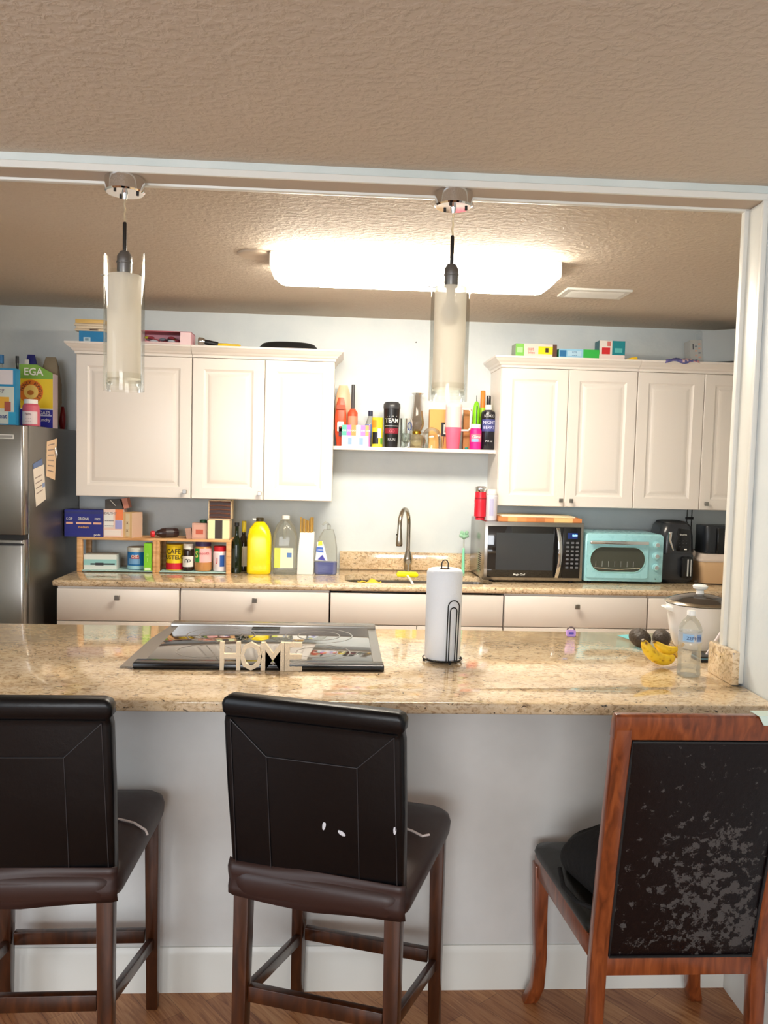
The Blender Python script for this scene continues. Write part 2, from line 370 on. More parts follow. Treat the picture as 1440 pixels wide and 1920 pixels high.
sp = MB().box(XR-.036, XR-.013, YW0-.008, YW0+.15, ZI, at(1380, 1222, YW0).z, M_GRAN).build('side_splash', bevel=.003)
tag(sp, 'short granite upstand against the right jamb of the pass-through', 'backsplash')

# ------------------------------------------------------------------ back counter, sink and base cabinets
CX0, CX1 = at(97, 1088, YCF).x, 2.418
m = MB(); m.box(CX0, CX1, YCF, YBK-.001, .885, ZI, M_GRAN)
ct = m.build('back_countertop', bevel=.009, seg=3)
s0, s1 = at(646, 1080, z=ZI), at(908, 1085, z=ZI)
SX0, SX1, SY0, SY1 = s0.x, s1.x+.02, 4.20, 4.50
cut = MB(); cut.prism(rrect(SX0, SX1, SY0, SY1, .07), .8, 1.0, M_GRAN, 'z'); bool_cut(ct, cut.build('cutter'))
tag(ct, 'polished beige granite counter along the back kitchen wall with sink cut-out', 'countertop')
xs = at(637, 1040, YBK-.02).x
o = MB().box(xs, CX1, YBK-.021, YBK-.0012, ZI+.0003, 1.017, M_GRAN).build('backsplash', bevel=.002)
tag(o, 'low granite backsplash strip behind the sink and faucet', 'backsplash')
sk = thing('kitchen_sink', 'undermount stainless steel sink below the gooseneck faucet', 'sink', ((SX0+SX1)/2, (SY0+SY1)/2, .70))
hw, hd = (SX1-SX0)/2, (SY1-SY0)/2
m = MB()
R = [[(x, y, z) for x, y in rrect(-hw*k-e, hw*k+e, -hd*k-e, hd*k+e, .07)] for z, k, e in ((.1845, 1, .02), (.1845, 1, .001), (.06, .97, 0), (.02, .93, 0), (.012, .85, 0))]
m.rings(R, M_STEEL, False, True); m.build('basin', sk)
MB().lathe([(.04, .0125), (.04, .016), (.012, .014), (.0, .014)], M_CHROME).build('drain', sk)

def knob(parent, x, y, z, s=.012):
    m = MB().box(-s, s, -.026, -.016, -s, s, M_KNOB); m.box(-.004, .004, -.016, 0, -.004, .004, M_KNOB)
    return m.build('knob', parent, bevel=.0015, seg=1, loc=(x, y, z))
def base_cab(label, pxl, pxr, handle=None, doors=0, bt=.8845):
    x0 = at(pxl, 1130, YCF+.007).x; x1 = at(pxr, 1130, YCF+.007).x; yf = YCF+.026
    c = thing('base_cabinet', label, 'cabinet', ((x0+x1)/2, yf, 0), 0, 'white base cabinets under the back counter')
    w = (x1-x0)/2
    MB().box(-w, w, .0005, YBK-yf-.002, .09, bt, M_CAB).box(-w, w, .06, .1, 0, .09, M_CAB).build('body', c)
    d = MB().box(-w+.0015, w-.0015, -.019, 0, .715, .874, M_CAB).build('drawer', c, bevel=.002)
    if handle: 
        hx = at(handle[0], handle[1], yf-.04); knob(d, hx.x-(x0+x1)/2, -.019, hx.z)
    for k in range(max(1, doors)):
        a = -w+2*w*k/max(1, doors); b = a+2*w/max(1, doors)
        dd = MB().box(a+.0015, b-.0015, -.019, 0, .10, .711, M_CAB).build('door' if doors else 'drawer', c, bevel=.002)
        if not doors: knob(dd, 0, -.019, .68)
        else: knob(dd, (b-.04) if k == 0 else (a+.04), -.019, .66)
    return c
base_cab('white base cabinet at the left end beside the refrigerator', 106, 336, (219, 1121))
base_cab('white base cabinet with square drawer knob behind the HOME letters', 338, 617, (477, 1126))
base_cab('white sink base cabinet with a blank drawer front', 619, 944, None, 2, .69)
base_cab('white base cabinet below the microwave with square drawer knob', 946, 1214, (1083, 1138))
base_cab('white base cabinet behind the slow cooker', 1216, 1500, None)
a = at(780, 642, YBK); tag(MB().lathe([(.003, 0), (.003, .012)], M_BLKM, seg=8).build('wall_nail', loc=(a.x, YBK-.0005, a.z), rot=(math.radians(90), 0, 0)), 'tiny dark nail in the wall left of the right pendant', 'nail')
# ------------------------------------------------------------------ upper cabinets
ZB, ZT = 1.317, 2.062
def loop(x0, x1, z0, z1, y): return [(x0, y, z0), (x1, y, z0), (x1, y, z1), (x0, y, z1)]
def raised_door(parent, x0, x1, z0, z1, kx=None):
    m = MB(); f = .058
    seq = [(0, 0), (0, -.017), (.003, -.020), (f, -.020), (f+.004, -.017), (f+.012, -.0135), (f+.022, -.0135), (f+.040, -.0195), (f+.044, -.020)]
    rs = [loop(x0+i, x1-i, z0+i, z1-i, y) for i, y in seq]
    m.rings(rs, M_CAB); d = m.build('door', parent, ang=12)
    if kx is not None: knob(d, kx, -.020, z0+.035, .0105)
    return d
def crown(parent, x0, x1, yb, endl, endr):
    """ogee crown over the doors, returned along the open ends"""
    pr = [(0, 0), (.004, 0), (.006, .012), (.014, .017), (.02, .026), (.034, .036), (.042, .046), (.046, .048), (.046, .058), (0, .058)]
    m = MB(); rs = []
    for o_, z in pr:
        a = x0-(o_ if endl else 0); b = x1+(o_ if endr else 0); y = -.02-o_
        rs.append([(a, yb, z), (a, y, z), (b, y, z), (b, yb, z)])
    m.rings(rs, M_CAB); return m.build('crown_moulding', parent, loc=(0, 0, ZT-.004), ang=20)
def upper(label, x0, x1, splits, knobs, el, er):
    c = thing('wall_cabinet', label, 'cabinet', ((x0+x1)/2, YUC+.02, 0), 0, 'white raised-panel wall cabinets')
    cx = (x0+x1)/2; dp = YBK-YUC-.022
    MB().box(x0-cx, x1-cx, .0005, dp, ZB+.002, ZT, M_CAB).build('body', c)
    xs_ = [x0]+splits+[x1]
    for i in range(len(xs_)-1):
        k = knobs[i]; raised_door(c, xs_[i]-cx+.0015, xs_[i+1]-cx-.0015, ZB, ZT-.006, None if k is None else k-cx)
    crown(c, x0-cx, x1-cx, dp, el, er)
    return c
def kx(px): return at(px, 940, YUC).x
upper('wide single-door white wall cabinet at the left, nearest the refrigerator', -1.382, -.784, [], [kx(347)], True, False)
upper('two-door white wall cabinet left of the open shelf', -.782, -.037, [-.403], [kx(487), None], False, True)
upper('two-door white wall cabinet above the microwave', .857, 1.6005, [1.2226], [kx(1050), kx(1069)], True, False)
upper('white wall cabinet cut off by the right jamb above the air fryer', 1.602, 2.345, [1.972], [None, kx(1322)], False, True)
ZS = at(780, 840, 4.50).z
o = MB().box(-.036, .856, 4.50, YBK-.0005, ZS-.02, ZS, M_CAB).build('wall_shelf', bevel=.002)
tag(o, 'thin white open shelf spanning between the two wall cabinet runs', 'shelf')

# ------------------------------------------------------------------ ceiling fixtures
M_TUBE = mat('glowing_diffuser', (255, 246, 230), .5, emit=TUBE_EMIT)
fx0, fx1 = -.285, .86; fc = 3.40
f_ = thing('ceiling_light', 'long glowing fluorescent wrap fixture on the kitchen ceiling', 'ceiling light', ((fx0+fx1)/2, fc, ZC))
L2 = (fx1-fx0)/2
m = MB(); rs = []
for x, k in ((-L2+.012, .8), (-L2+.03, .95), (-L2+.05, 1), (L2-.05, 1), (L2-.03, .95), (L2-.012, .8)):
    rs.append([(x, y*k, z*k-.012) for y, z in ((-.14, 0), (-.145, -.03), (-.125, -.062), (-.09, -.078), (.09, -.078), (.125, -.062), (.145, -.03), (.14, 0))])
m.rings(rs, M_TUBE); m.build('diffuser', f_, ang=50)
MB().box(-L2, L2, -.13, .13, -.012, -.0005, M_WHITE).build('mounting_pan', f_)
for sx in (-1, 1): MB().box(sx*L2-.006, sx*L2+.006, -.118, .118, -.06, -.002, M_WHITE).build('end_cap', f_, bevel=.004)
p = at(478, 480, z=ZC-.01)
o = MB().lathe([(.0, -.012), (.055, -.012), (.066, -.008), (.068, 0)], mat('ceiling_plate_paint', (196, 178, 156), .6)).build('ceiling_cover_plate', loc=(p.x, p.y, ZC-.0005))
tag(o, 'round painted cover plate on the ceiling left of the light', 'cover plate')
p0, p1 = at(1050, 552, z=ZC), at(1168, 552, z=ZC)
v_ = thing('ceiling_vent', 'rectangular white air vent on the ceiling right of the light', 'vent', ((p0.x+p1.x)/2, 3.82, ZC))
MB().box(-.15, .15, -.09, -.065, -.01, -.0005, M_TRIM).box(-.15, .15, .065, .09, -.01, -.0005, M_TRIM).box(-.15, -.125, -.065, .065, -.01, -.0005, M_TRIM).box(.125, .15, -.065, .065, -.01, -.0005, M_TRIM).build('frame', v_)
m = MB()
for k in range(8):
    y = -.057+k*.0155; m.add([(-.125, y, -.0005), (.125, y, -.0005), (.125, y+.011, -.012), (-.125, y+.011, -.012), (-.125, y+.001, -.0005), (.125, y+.001, -.0005), (.125, y+.012, -.012), (-.125, y+.012, -.012)], [(0, 1, 2, 3), (7, 6, 5, 4), (0, 4, 5, 1), (3, 2, 6, 7)], M_TRIM)
m.build('louvre', v_)

def pendant(x, y, label, rz=0):
    t = thing('pendant_light', label, 'pendant light', (x, y, ZH), rz, 'glass cylinder pendants over the island')
    c = MB().lathe([(.054, 0), (.054, -.036), (.050, -.040), (.0, -.040)], M_CHROME, seg=40).build('canopy', t)
    m = MB()
    for a in (0, 2.1, 4.2): MB().lathe([(.004, -.046), (.004, -.0402)], M_BLKM, (.036*math.cos(a), .036*math.sin(a)-.005, 0), 8).build('screw', c)
    m.lathe([(.006, -.056), (.009, -.0402)], M_CHROME, seg=12); m.build('cord_grip', c)
    pts = [(.0012*math.sin(k*1.3), .0012*math.cos(k*1.3), -.05-k*.006) for k in range(13)]
    MB().tube(pts, .0028, thin_cord, 6).build('cord', t)
    MB().lathe([(.0055, -.198), (.0055, -.122), (.004, -.118)], mat('dark_rod', (60, 58, 56), .35, .8), seg=12).build('stem', t)
    MB().lathe([(.019, -.262), (.0205, -.25), (.0205, -.232), (.022, -.231), (.022, -.226), (.0205, -.225), (.0205, -.212), (.012, -.198)], mat('grey_socket_metal', (122, 120, 118), .35, .8), seg=28).build('socket', t)
    m = MB(); n = 48; rs = []
    for j, zz in enumerate((-.585, -.40, None)):
        r = []
        for k in range(n):
            a = 2*PI*k/n
            z = zz if zz is not None else -.255+.052*max(0, (abs(math.cos(a))-.55)/.45)**.6
            r.append((.0555*math.cos(a), .0555*math.sin(a), z))
        rs.append(r)
    m.rings(rs, M_GLASS2, False, False)
    m.lathe([(.0555, -.585), (.053, -.585)], M_GLASS2, seg=n, cap0=False, cap1=False)
    g = m.build('glass_shade', t)
    MB().lathe([(.048, -.567), (.048, -.535)], M_GLASS2, seg=40, cap0=False, cap1=False).lathe([(.0455, -.55), (.0455, -.264)], M_FROST, seg=40, cap0=False, cap1=False).lathe([(.0455, -.264), (.021, -.258)], M_FROST, seg=40, cap0=False, cap1=False).build('inner_shade', t)
    MB().tube([(-.066, -.0, -.265), (-.043, 0, -.265)], .0016, M_KNOB, 6).build('retaining_pin', t)
    MB().lathe([(.0, -.372), (.012, -.369), (.024, -.356), (.029, -.336), (.024, -.316), (.014, -.30), (.012, -.262)], mat('unlit_bulb', (236, 230, 216), .3)).build('bulb', t)
thin_cord = thin_glass('clear_cord', (230, 222, 205), 1.4, .45, (235, 225, 200))
pendant(-.611, 2.372, 'left glass cylinder pendant hanging from the header')
pendant(.306, 2.372, 'right glass cylinder pendant hanging in front of the glowing ceiling light', .12)

# ------------------------------------------------------------------ refrigerator
FX, FY0, FY1, FZ = -1.457, 3.90, 4.70, 1.665
fr = thing('refrigerator', 'grey stainless top-freezer refrigerator at the left edge with notes on its side', 'refrigerator', (FX-.35, FY0, 0))
MB().box(-.35, .35, .065, FY1-FY0, .03, FZ, M_DSTEEL).build('body', fr, bevel=.006)
zs = at(30, 1008, FY0).z
def fdoor(z0, z1, nm):
    d = MB(); d.prism(rrect(-.35, .35, 0, .06, .016), z0, z1, M_STEEL, 'z'); return d.build(nm, fr, bevel=.003)
du = fdoor(zs+.012, FZ-.004, 'freezer_door'); dl = fdoor(.05, zs-.012, 'door')
MB().box(-.345, .345, .008, .064, zs-.014, zs+.014, M_BLKM).build('seal', fr)
m = MB(); m.prism([(-.35, .0), (-.35, .075), (.2, .012), (.348, .008), (.348, .0)], -.002, -.016, M_BLKM, 'y'); m.build('handle', dl, loc=(0, 0, zs-.085+.07-.02), bevel=.002)
a = at(-40, 813, FY0); b = at(26, 823, FY0)
m = MB(); m.box(-.08, b.x-FX+.35, -.0015, -.0003, b.z, a.z, P(222, 220, 214)); m.box(-.075, b.x-FX+.345, -.0022, -.0014, b.z+.004, a.z-.004, P(150, 148, 144)); m.build('badge', du)
MB().box(-.33, .33, .05, .6, .0, .03, M_BLKM).build('foot', fr)
def sidenote(name, label, cat, corners, col, extra=()):
    """paper stuck on the right side of the refrigerator; corners measured on x = FX"""
    q = [at(px, py, x=FX) for px, py in corners]; c = sum(q, Vector())/4
    m = MB(); n = 4
    for X in (.0025, .001): pass
    vs = [(.0028, p.y-c.y, p.z-c.z) for p in q]+[(.0012, p.y-c.y, p.z-c.z) for p in q]
    m.add(vs, [(0, 1, 2, 3), (7, 6, 5, 4), (0, 4, 5, 1), (1, 5, 6, 2), (2, 6, 7, 3), (3, 7, 4, 0)], col)
    for u0, u1, v0, v1, mm in extra:
        def bl(u, v):
            tp = q[0].lerp(q[1], u); bt = q[3].lerp(q[2], u); p = tp.lerp(bt, v); return (.0032, p.y-c.y, p.z-c.z)
        m.add([bl(u0, v0), bl(u1, v0), bl(u1, v1), bl(u0, v1)], [(0, 1, 2, 3)], mm)
    return tag(m.build(name, loc=(FX, c.y, c.z)), label, cat)
gl_ = [(.1, .75, .1+.14*k, .13+.14*k, P(150, 130, 120)) for k in range(6)]
sidenote('pinned_note', 'long white paper note low on the refrigerator side', 'note', [(61, 880), (81, 871), (85, 936), (67, 950)], P(238, 228, 214), gl_[1:5]+[(.72, .98, .5, .62, P(140, 160, 200))])
sidenote('magnetic_clip', 'blue magnetic strip at the top of the lower note', 'magnet', [(61, 870), (78, 860), (79, 871), (62, 879)], P(96, 120, 168))
sidenote('receipt', 'crumpled cream receipt higher up on the refrigerator side', 'note', [(87, 828), (106, 822), (102, 900), (86, 893)], P(238, 206, 170), gl_)
c = at(103, 845, x=FX)
m = MB()
for k in range(4):
    m.tube([(.006+.003*math.sin(a), .012*math.cos(a)+k*.003-.004, .022*math.sin(a)-k*.006) for a in [i*PI/6 for i in range(12)]], .0012, M_CHROME, 5, closed=True)
tag(m.build('key_ring', loc=(FX, c.y, c.z)), 'small metal ring bunch hanging over the cream receipt', 'key ring')

# ------------------------------------------------------------------ generic packages
def carton(name, label, cat, pl, pr, pt, Y, zb, depth, base, decals=(), texts=(), rz=0, group=None, rot=None, side=None, top=None, h=None):
    cx, w, hh = span(pl, pr, pt, Y, zb)
    if h: hh = h
    m = MB(); m.box(-w/2, w/2, 0, depth, 0, hh, base)
    e = .0008
    if side: m.box(w/2, w/2+e, 0, depth, 0, hh, side); m.box(-w/2-e, -w/2, 0, depth, 0, hh, side)
    if top: m.box(-w/2, w/2, 0, depth, hh, hh+e, top)
    for i, (u0, u1, v0, v1, mm) in enumerate(decals):
        k = e+.0003*i
        m.box(-w/2+u0*w, -w/2+u1*w, -k, 0, v0*hh, v1*hh, mm)
    for tx in texts:
        s_, u, v, sz, mm = tx[:5]; m.text(s_, -w/2+u*w, v*hh, sz*hh, mm, y=-e-.0003*len(decals)-.0004, sx=tx[5] if len(tx) > 5 else 1, bold=.01)
    o = m.build(name, loc=(cx, Y, zb), rz=rz, rot=rot)
    return tag(o, label, cat, group)
def vessel(name, label, cat, pl, pr, pt, Y, zb, prof, body, cap=None, band=None, texts=(), group=None, fill=None, sy=1, extra=None, h=None, capname='cap'):
    """prof: (r, z) as fractions of half-width and height; cap: (profile, mat); band: (z0, z1, r, a0, a1, mat)"""
    cx, w, hh = span(pl, pr, pt, Y, zb); R_ = w/2
    if h: hh = h
    t = thing(name, label, cat, (cx, Y+R_*sy, zb), 0, group)
    MB().lathe([(r*R_, z*hh) for r, z in prof], body, sy=sy).build('body', t)
    if fill: MB().lathe([(r*R_*.955, max(z*hh, .002)) for r, z in fill[0]], fill[1], sy=sy).build('contents', t)
    if cap: MB().lathe([(r*R_, z*hh) for r, z in cap[0]], cap[1], sy=sy).build(capname, t)
    if band:
        m = MB()
        for i, (z0, z1, r, a0, a1, mm) in enumerate(band): m.arcband(r*R_+.0008+.0003*i, z0*hh, z1*hh, a0, a1, mm, seg=20, sy=sy)
        for s_, u, v, sz, mm in texts: m.text(s_, u*R_, v*hh, sz*hh, mm, wrap=R_*band[0][2]+.002, bold=.01)
        m.build('label_wrap', t)
    if extra: extra(t, R_, hh)
    return t
JAR = [(.8, 0), (.97, .02), (1, .06), (1, .72), (.95, .78), (.82, .82), (.82, .84)]
CANP = [(.95, 0), (1, .015), (1, .03), (.985, .04), (.985, .95), (1, .965), (1, .985), (.95, .99)]
W_ = P(238, 236, 228); K_ = P(20, 20, 22); RED = P(196, 26, 34); NAVY = P(30, 34, 120)

# ------------------------------------------------------------------ on top of the refrigerator
FT = FZ+.0005
carton('cereal_box', 'blue and white cereal box at the left edge on the refrigerator', 'box', -30, 29, 690, 4.1, FT, .06, P(36, 140, 190),
       [(.5, .92, .72, .97, P(222, 216, 222)), (.05, .95, .03, .68, P(206, 214, 206)), (.3, .8, .30, .5, P(226, 172, 60)), (.65, .85, .25, .42, P(170, 84, 70)), (.78, 1, .02, .24, P(40, 160, 205))],
       [('Crispy', .4, .62, .1, P(120, 110, 130)), ('Wheat', .45, .16, .11, P(60, 70, 130))])
carton('cereal_box', 'large yellow cereal box with green MEGA band on the refrigerator', 'box', 36, 99, 700, 4.40, FT, .075, P(238, 204, 40),
       [(0, 1, .90, 1.0, P(128, 176, 70)), (0, 1, 0, .34, P(40, 44, 150)), (0, 1, .34, .36, W_), (.5, .98, .22, .24, P(200, 205, 235))],
       [('OATS', .76, .28, .10, P(236, 236, 240), .8), ('crunchy', .72, .15, .08, P(220, 220, 236))], side=P(210, 188, 190))
cx, w, hh = span(36, 99, 700, 4.40, FT)
# slanted top flap with the MEGA band and the ring emblem of the same box: parts of it
box = bpy.data.objects['cereal_box.001']
m = MB(); m.prism([(-w/2, hh), (w/2, hh), (w/2, hh+.002), (-w/2+.09, hh+.045), (-w/2, hh+.045)], 0, .003, P(128, 176, 70), 'y')
m.text('EGA', -.012, hh+.006, .052, P(240, 240, 226), y=-.0042, bold=.02); m.build('top_flap', box)
m = MB(); ring = P(222, 120, 30); m.prism([(.062*math.cos(a), .062*math.sin(a)) for a in [2*PI*i/32 for i in range(32)]], -.0018, -.0009, ring, 'y')
m.prism([(.037*math.cos(a), .037*math.sin(a)) for a in [2*PI*i/32 for i in range(32)]], -.0026, -.0017, P(240, 205, 110), 'y')
m.prism([(.017*math.cos(a)-.002, .013*math.sin(a)-.004) for a in [2*PI*i/20 for i in range(20)]], -.0032, -.0025, P(190, 110, 40), 'y')
s_ = 'HONEY BUNCHES'
for i, ch in enumerate(s_):
    if ch == ' ': continue
    a = math.radians(165-i*17); v, f = text_geo(ch, .015); q = []
    for co in v:
        u, w2 = co[0]*.021, co[1]*.021; b_ = a-PI/2; q.append((.047*math.cos(a)+u*math.cos(b_)-w2*math.sin(b_), -.0024, .047*math.sin(a)+u*math.sin(b_)+w2*math.cos(b_)))
    m.add(q, f, P(90, 40, 20))
m.build('printed_emblem', box, loc=(-.025, 0, .66*hh))
def blob_bag(name, label, cat, pl, pr, pt, Y, zb, d, m_, group=None, seed=1, pinch=.8, prints=(), texts=()):
    cx, w, hh = span(pl, pr, pt, Y, zb); rnd = random.Random(seed); m = MB(); rs = []; n = 20
    for i in range(9):
        t = i/8; k = math.sin(PI*min(max(t, .06), .97))**.28*(1-(1-pinch)*t); dd = max(.06, math.sin(PI*min(max(t*.9+.08, 0), 1))**.8)
        rs.append([((w/2*k)*max(-1, min(1, 1.25*math.cos(a)))*(1+rnd.uniform(-.04, .04)), d/2*dd*math.sin(a)*(1+rnd.uniform(-.18, .18)), hh*t) for a in [2*PI*j/n for j in range(n)]])
    m.rings(rs, m_)
    for (u0, u1, v0, v1, mm) in prints: m.prism(rrect(-w/2+u0*w, -w/2+u1*w, v0*hh, v1*hh, .15*w*(u1-u0)), -d/2-.002, -d/2+.004, mm, 'y')
    for s_, u, v, sz, mm in texts: m.text(s_, -w/2+u*w, v*hh, sz*hh, mm, y=-d/2-.0026, bold=.01)
    return tag(m.build(name, loc=(cx, Y+d/2, zb), ang=60), label, cat, group)
blob_bag('paper_bag', 'crumpled brown bag behind the yellow cereal box', 'bag', 72, 109, 668, 4.50, FT, .08, P(150, 136, 112, r=.7), seed=3, pinch=.95)
blob_bag('food_pouch', 'navy topped pouch standing behind the MEGA cereal box', 'pouch', 40, 72, 664, 4.56, FT, .04, NAVY, seed=5, prints=[(.2, .45, .86, .93, W_)])
vessel('supplement_jar', 'pink jar with a white lid in front of the yellow cereal box', 'jar', 37, 68, 748, 4.12, FT, JAR, P(206, 92, 110), cap=([(.8, .83), (.8, .99), (.76, 1)], W_), capname='lid',
       band=[(.08, .55, 1, -160, -25, P(226, 208, 206))], texts=[('Facts', 0, .45, .12, P(120, 70, 80)), ('- - - -', 0, .3, .1, P(120, 70, 80)), ('- - - -', 0, .18, .1, P(120, 70, 80))])
vessel('glass_bottle', 'dark slim bottle between the two cereal boxes', 'bottle', 24, 36, 667, 4.42, FT, [(.9, 0), (1, .03), (1, .55), (.45, .72), (.4, 1)], P(40, 52, 44, r=.2), cap=([(.5, .9), (.5, 1.0)], K_))
vessel('water_jug', 'blue capped clear bottle behind the blue cereal box', 'bottle', -14, 7, 664, 4.4, FT, [(.9, 0), (1, .03), (1, .6), (.6, .8), (.4, .86), (.4, .9)], M_PLAS, cap=([(.6, .88), (.6, 1)], P(20, 110, 170)))
blob_bag('snack_bag', 'small red bag at the right end of the refrigerator top', 'bag', 109, 121, 762, 4.62, FT, .04, P(140, 30, 30, r=.4), seed=8)
carton('snack_box', 'narrow lilac and pink box squeezed behind the pink jar', 'box', 60, 72, 768, 4.3, FT, .03, P(200, 120, 170), [(0, 1, 0, .45, P(190, 180, 200))])

# ------------------------------------------------------------------ on top of the left wall cabinets
CT = ZT+.0545
YT = 4.378
carton('tissue_box', 'blue carton with small white square on the left cabinet top', 'box', 148, 196, 621, YT, CT, .12, P(24, 128, 184), [(.18, .45, .02, .42, P(190, 214, 222)), (.24, .38, .1, .32, P(120, 150, 170))])
h0 = span(148, 196, 621, YT, CT)[2]
m = MB(); cx, w, _h = span(140, 196, 600, YT, CT)
for k, (z0, z1, dx, mm) in enumerate(((0, .012, 0, P(226, 206, 176)), (.0125, .026, .006, P(236, 220, 192)), (.0265, .038, -.004, P(228, 212, 186)), (.0385, .06, .003, P(232, 194, 112)))):
    m.box(-w/2+dx, w/2+dx, -.004*(k % 2), .13, z0, z1, mm)
m.box(.0, w*.3, -.006, 0, .002, .011, P(60, 30, 26))
tag(m.build('folded_linens', loc=(cx, YT, CT+h0+.0005), bevel=.002), 'yellow topped cream bundle stacked on the blue carton', 'bundle')
cx, w, hh = span(262, 358, 622, YT, CT)
pk = thing('gift_box', 'open pink box of odds and ends on the left cabinets', 'box', (cx, YT, CT))
m = MB(); pm = P(238, 170, 182); m.box(-w/2, w/2, 0, .13, 0, .003, pm).box(-w/2, w/2, .127, .13, 0, hh, pm).box(-w/2, -w/2+.003, 0, .13, 0, hh, pm).box(w/2-.003, w/2, 0, .13, 0, hh, pm)
m.box(-w/2, w/2, 0, .13, hh, hh+.004, P(178, 80, 92)).box(w/2-.055, w/2, -.0005, .0025, 0, hh, P(244, 214, 216)); m.box(-w/2, w/2-.055, 0, .003, 0, .012, P(228, 200, 196)); m.build('carton', pk)
rnd = random.Random(4); m = MB()
for k in range(16):
    c_ = rnd.choice([P(180, 190, 60), P(150, 60, 70), P(120, 130, 140), P(60, 62, 70), P(190, 200, 210)])
    m.ball((-w/2+.02+rnd.random()*(w-.1), .03+rnd.random()*.05, .012+rnd.random()*.028), (.02, .012, .008), c_, 8, 6)
o = m.build('jumble', pk); o['kind'] = 'stuff'
# torch
a = at(366, 634, YT-.01); b = at(404, 650, YT-.01)
tr = thing('flashlight', 'black flashlight with steel head lying at the crown seam', 'flashlight', (a.x, YT-.0, CT))
z = a.z-CT
m = MB(); m.X = Matrix.Translation((.01, .03, .026)) @ Matrix.Rotation(math.radians(94), 4, 'Y') @ Matrix.Rotation(0, 4, 'X')
m.lathe([(.0, .002), (.019, 0), (.021, .004), (.021, .022), (.014, .034)], M_CHROME); m.build('head', tr)
m = MB(); m.X = Matrix.Translation((.04, .03, .0235)) @ Matrix.Rotation(math.radians(100), 4, 'Y'); m.lathe([(.0135, 0), (.0135, .07), (.011, .074)], K_); m.build('barrel', tr)
tr.rotation_euler.y = 0
cx, w, hh = span(398, 450, 648, YT, CT)
m = MB(); m.X = Matrix.Translation((0, .03, .010)) @ Matrix.Rotation(math.radians(90), 4, 'Y'); m.lathe([(.004, -w/2), (.009, -w/2+.01), (.0095, 0), (.006, .02), (.006, w/2-.01), (.003, w/2)], P(226, 190, 30))
tag(m.build('screwdriver', loc=(cx, YT, CT)), 'yellow handled tool lying right of the flashlight', 'tool')
cx, w, hh = span(482, 600, 643, 4.50, CT)
pn = thing('frying_pan', 'black pan resting upside down on the left cabinets', 'pan', (cx, 4.50, CT))
MB().lathe([(w/2, 0), (w/2+.002, .004), (w/2-.004, .008), (w/2-.03, .036), (w/2-.05, .042), (0, .043)], M_BLKM, seg=40, sy=.6).build('bowl', pn)
MB().lathe([(w/2+.002, .0), (w/2+.006, .004), (w/2+.002, .008)], mat('pan_rim_metal', (70, 66, 62), .3, .8), seg=40, cap0=False, cap1=False, sy=.6).build('rim', pn)

# ------------------------------------------------------------------ on top of the right wall cabinets
carton('cereal_bar_box', 'pale pink box with green end and yellow patch on right cabinets', 'box', 967, 1044, 645, YT, CT, .10, P(236, 214, 200),
       [(0, .2, 0, 1, P(126, 196, 84)), (.55, .92, .2, .82, P(240, 220, 20)), (.90, 1, 0, 1, P(96, 64, 50)), (.72, .8, .35, .7, P(60, 40, 30)), (.03, .17, .3, .7, P(170, 220, 150))], [('oat', .36, .6, .4, P(206, 130, 120)), ('bites', .38, .3, .3, P(206, 130, 120))], side=P(150, 160, 140))
carton('snack_box', 'low light blue and green box between two taller boxes', 'box', 1048, 1124, 655, YT, CT, .1, P(150, 200, 226), [(.6, 1, 0, 1, P(50, 178, 70)), (.02, .18, .1, .85, P(40, 110, 160)), (.22, .55, .2, .8, P(182, 214, 232))], [('LITE', .38, .62, .3, P(60, 110, 160)), ('snack', .38, .3, .26, P(60, 110, 160))], side=P(40, 150, 90))
carton('baking_mix_box', 'teal and white box with a red circle on right cabinets', 'box', 1124, 1172, 639, YT, CT, .08, P(20, 130, 140), [(0, .5, .2, 1, P(228, 220, 210)), (0, 1, 0, .22, P(232, 214, 206)), (.1, .42, .25, .62, P(206, 40, 44)), (.3, .45, .7, .95, P(210, 120, 110)), (.6, .9, .35, .6, P(90, 180, 180))], [], side=P(30, 90, 100))
cx, w, hh = span(1172, 1196, 668, YT, CT)
m = MB(); m.prism([(-w/2, 0), (w/2, 0), (w/2-.005, .016), (0, .012), (-w/2+.01, .004)], 0, .03, P(232, 190, 30), 'y'); m.box(-w/2-.01, -w/2+.012, .005, .03, 0, .006, K_)
tag(m.build('toy_clip', loc=(cx, YT, CT)), 'tiny yellow and black clip lying right of the teal box', 'clip')
a = at(1247, 680, YT-.02); b = at(1312, 680, YT-.02); cx = (a.x+b.x)/2; w = b.x-a.x
m = MB(); vs = []; nx, ny = 16, 10
for i in range(nx+1):
    for j in range(ny+1):
        u = i/nx-.5; v = j/ny
        if v <= .3: y = -.0215-.002*math.sin(u*26); z = .003-.020*(1-v/.3)*(.65+.35*math.sin(u*11+1))
        else: y = -.0215+(v-.3)*.14; z = .003+.017*math.sin(PI*(v-.3)/.7)*(.7+.3*math.sin(u*17+v*6))*(1-abs(2*u)**4)
        vs.append((u*w*(1-.25*v), y, z))
fs = [(i*(ny+1)+j, (i+1)*(ny+1)+j, (i+1)*(ny+1)+j+1, i*(ny+1)+j+1) for i in range(nx) for j in range(ny)]
for k, f in enumerate(fs): m.add([vs[i] for i in f], [(0, 1, 2, 3)], (P(112, 104, 160, r=.8), P(206, 150, 150, r=.8), P(92, 96, 150, r=.8), P(220, 190, 190, r=.8))[(k//ny//2+k//3) % 4 if (k//ny) > 7 else (k//7) % 2*2])
o = m.build('patterned_cloth', loc=(cx, YT+.0, CT+.001), ang=80); md = o.modifiers.new('thick', 'SOLIDIFY'); md.thickness = .0015; md.offset = 1
tag(o, 'purple and pink cloth draped over the right cabinet crown', 'cloth')
c1 = at(1326, 684, YT); 
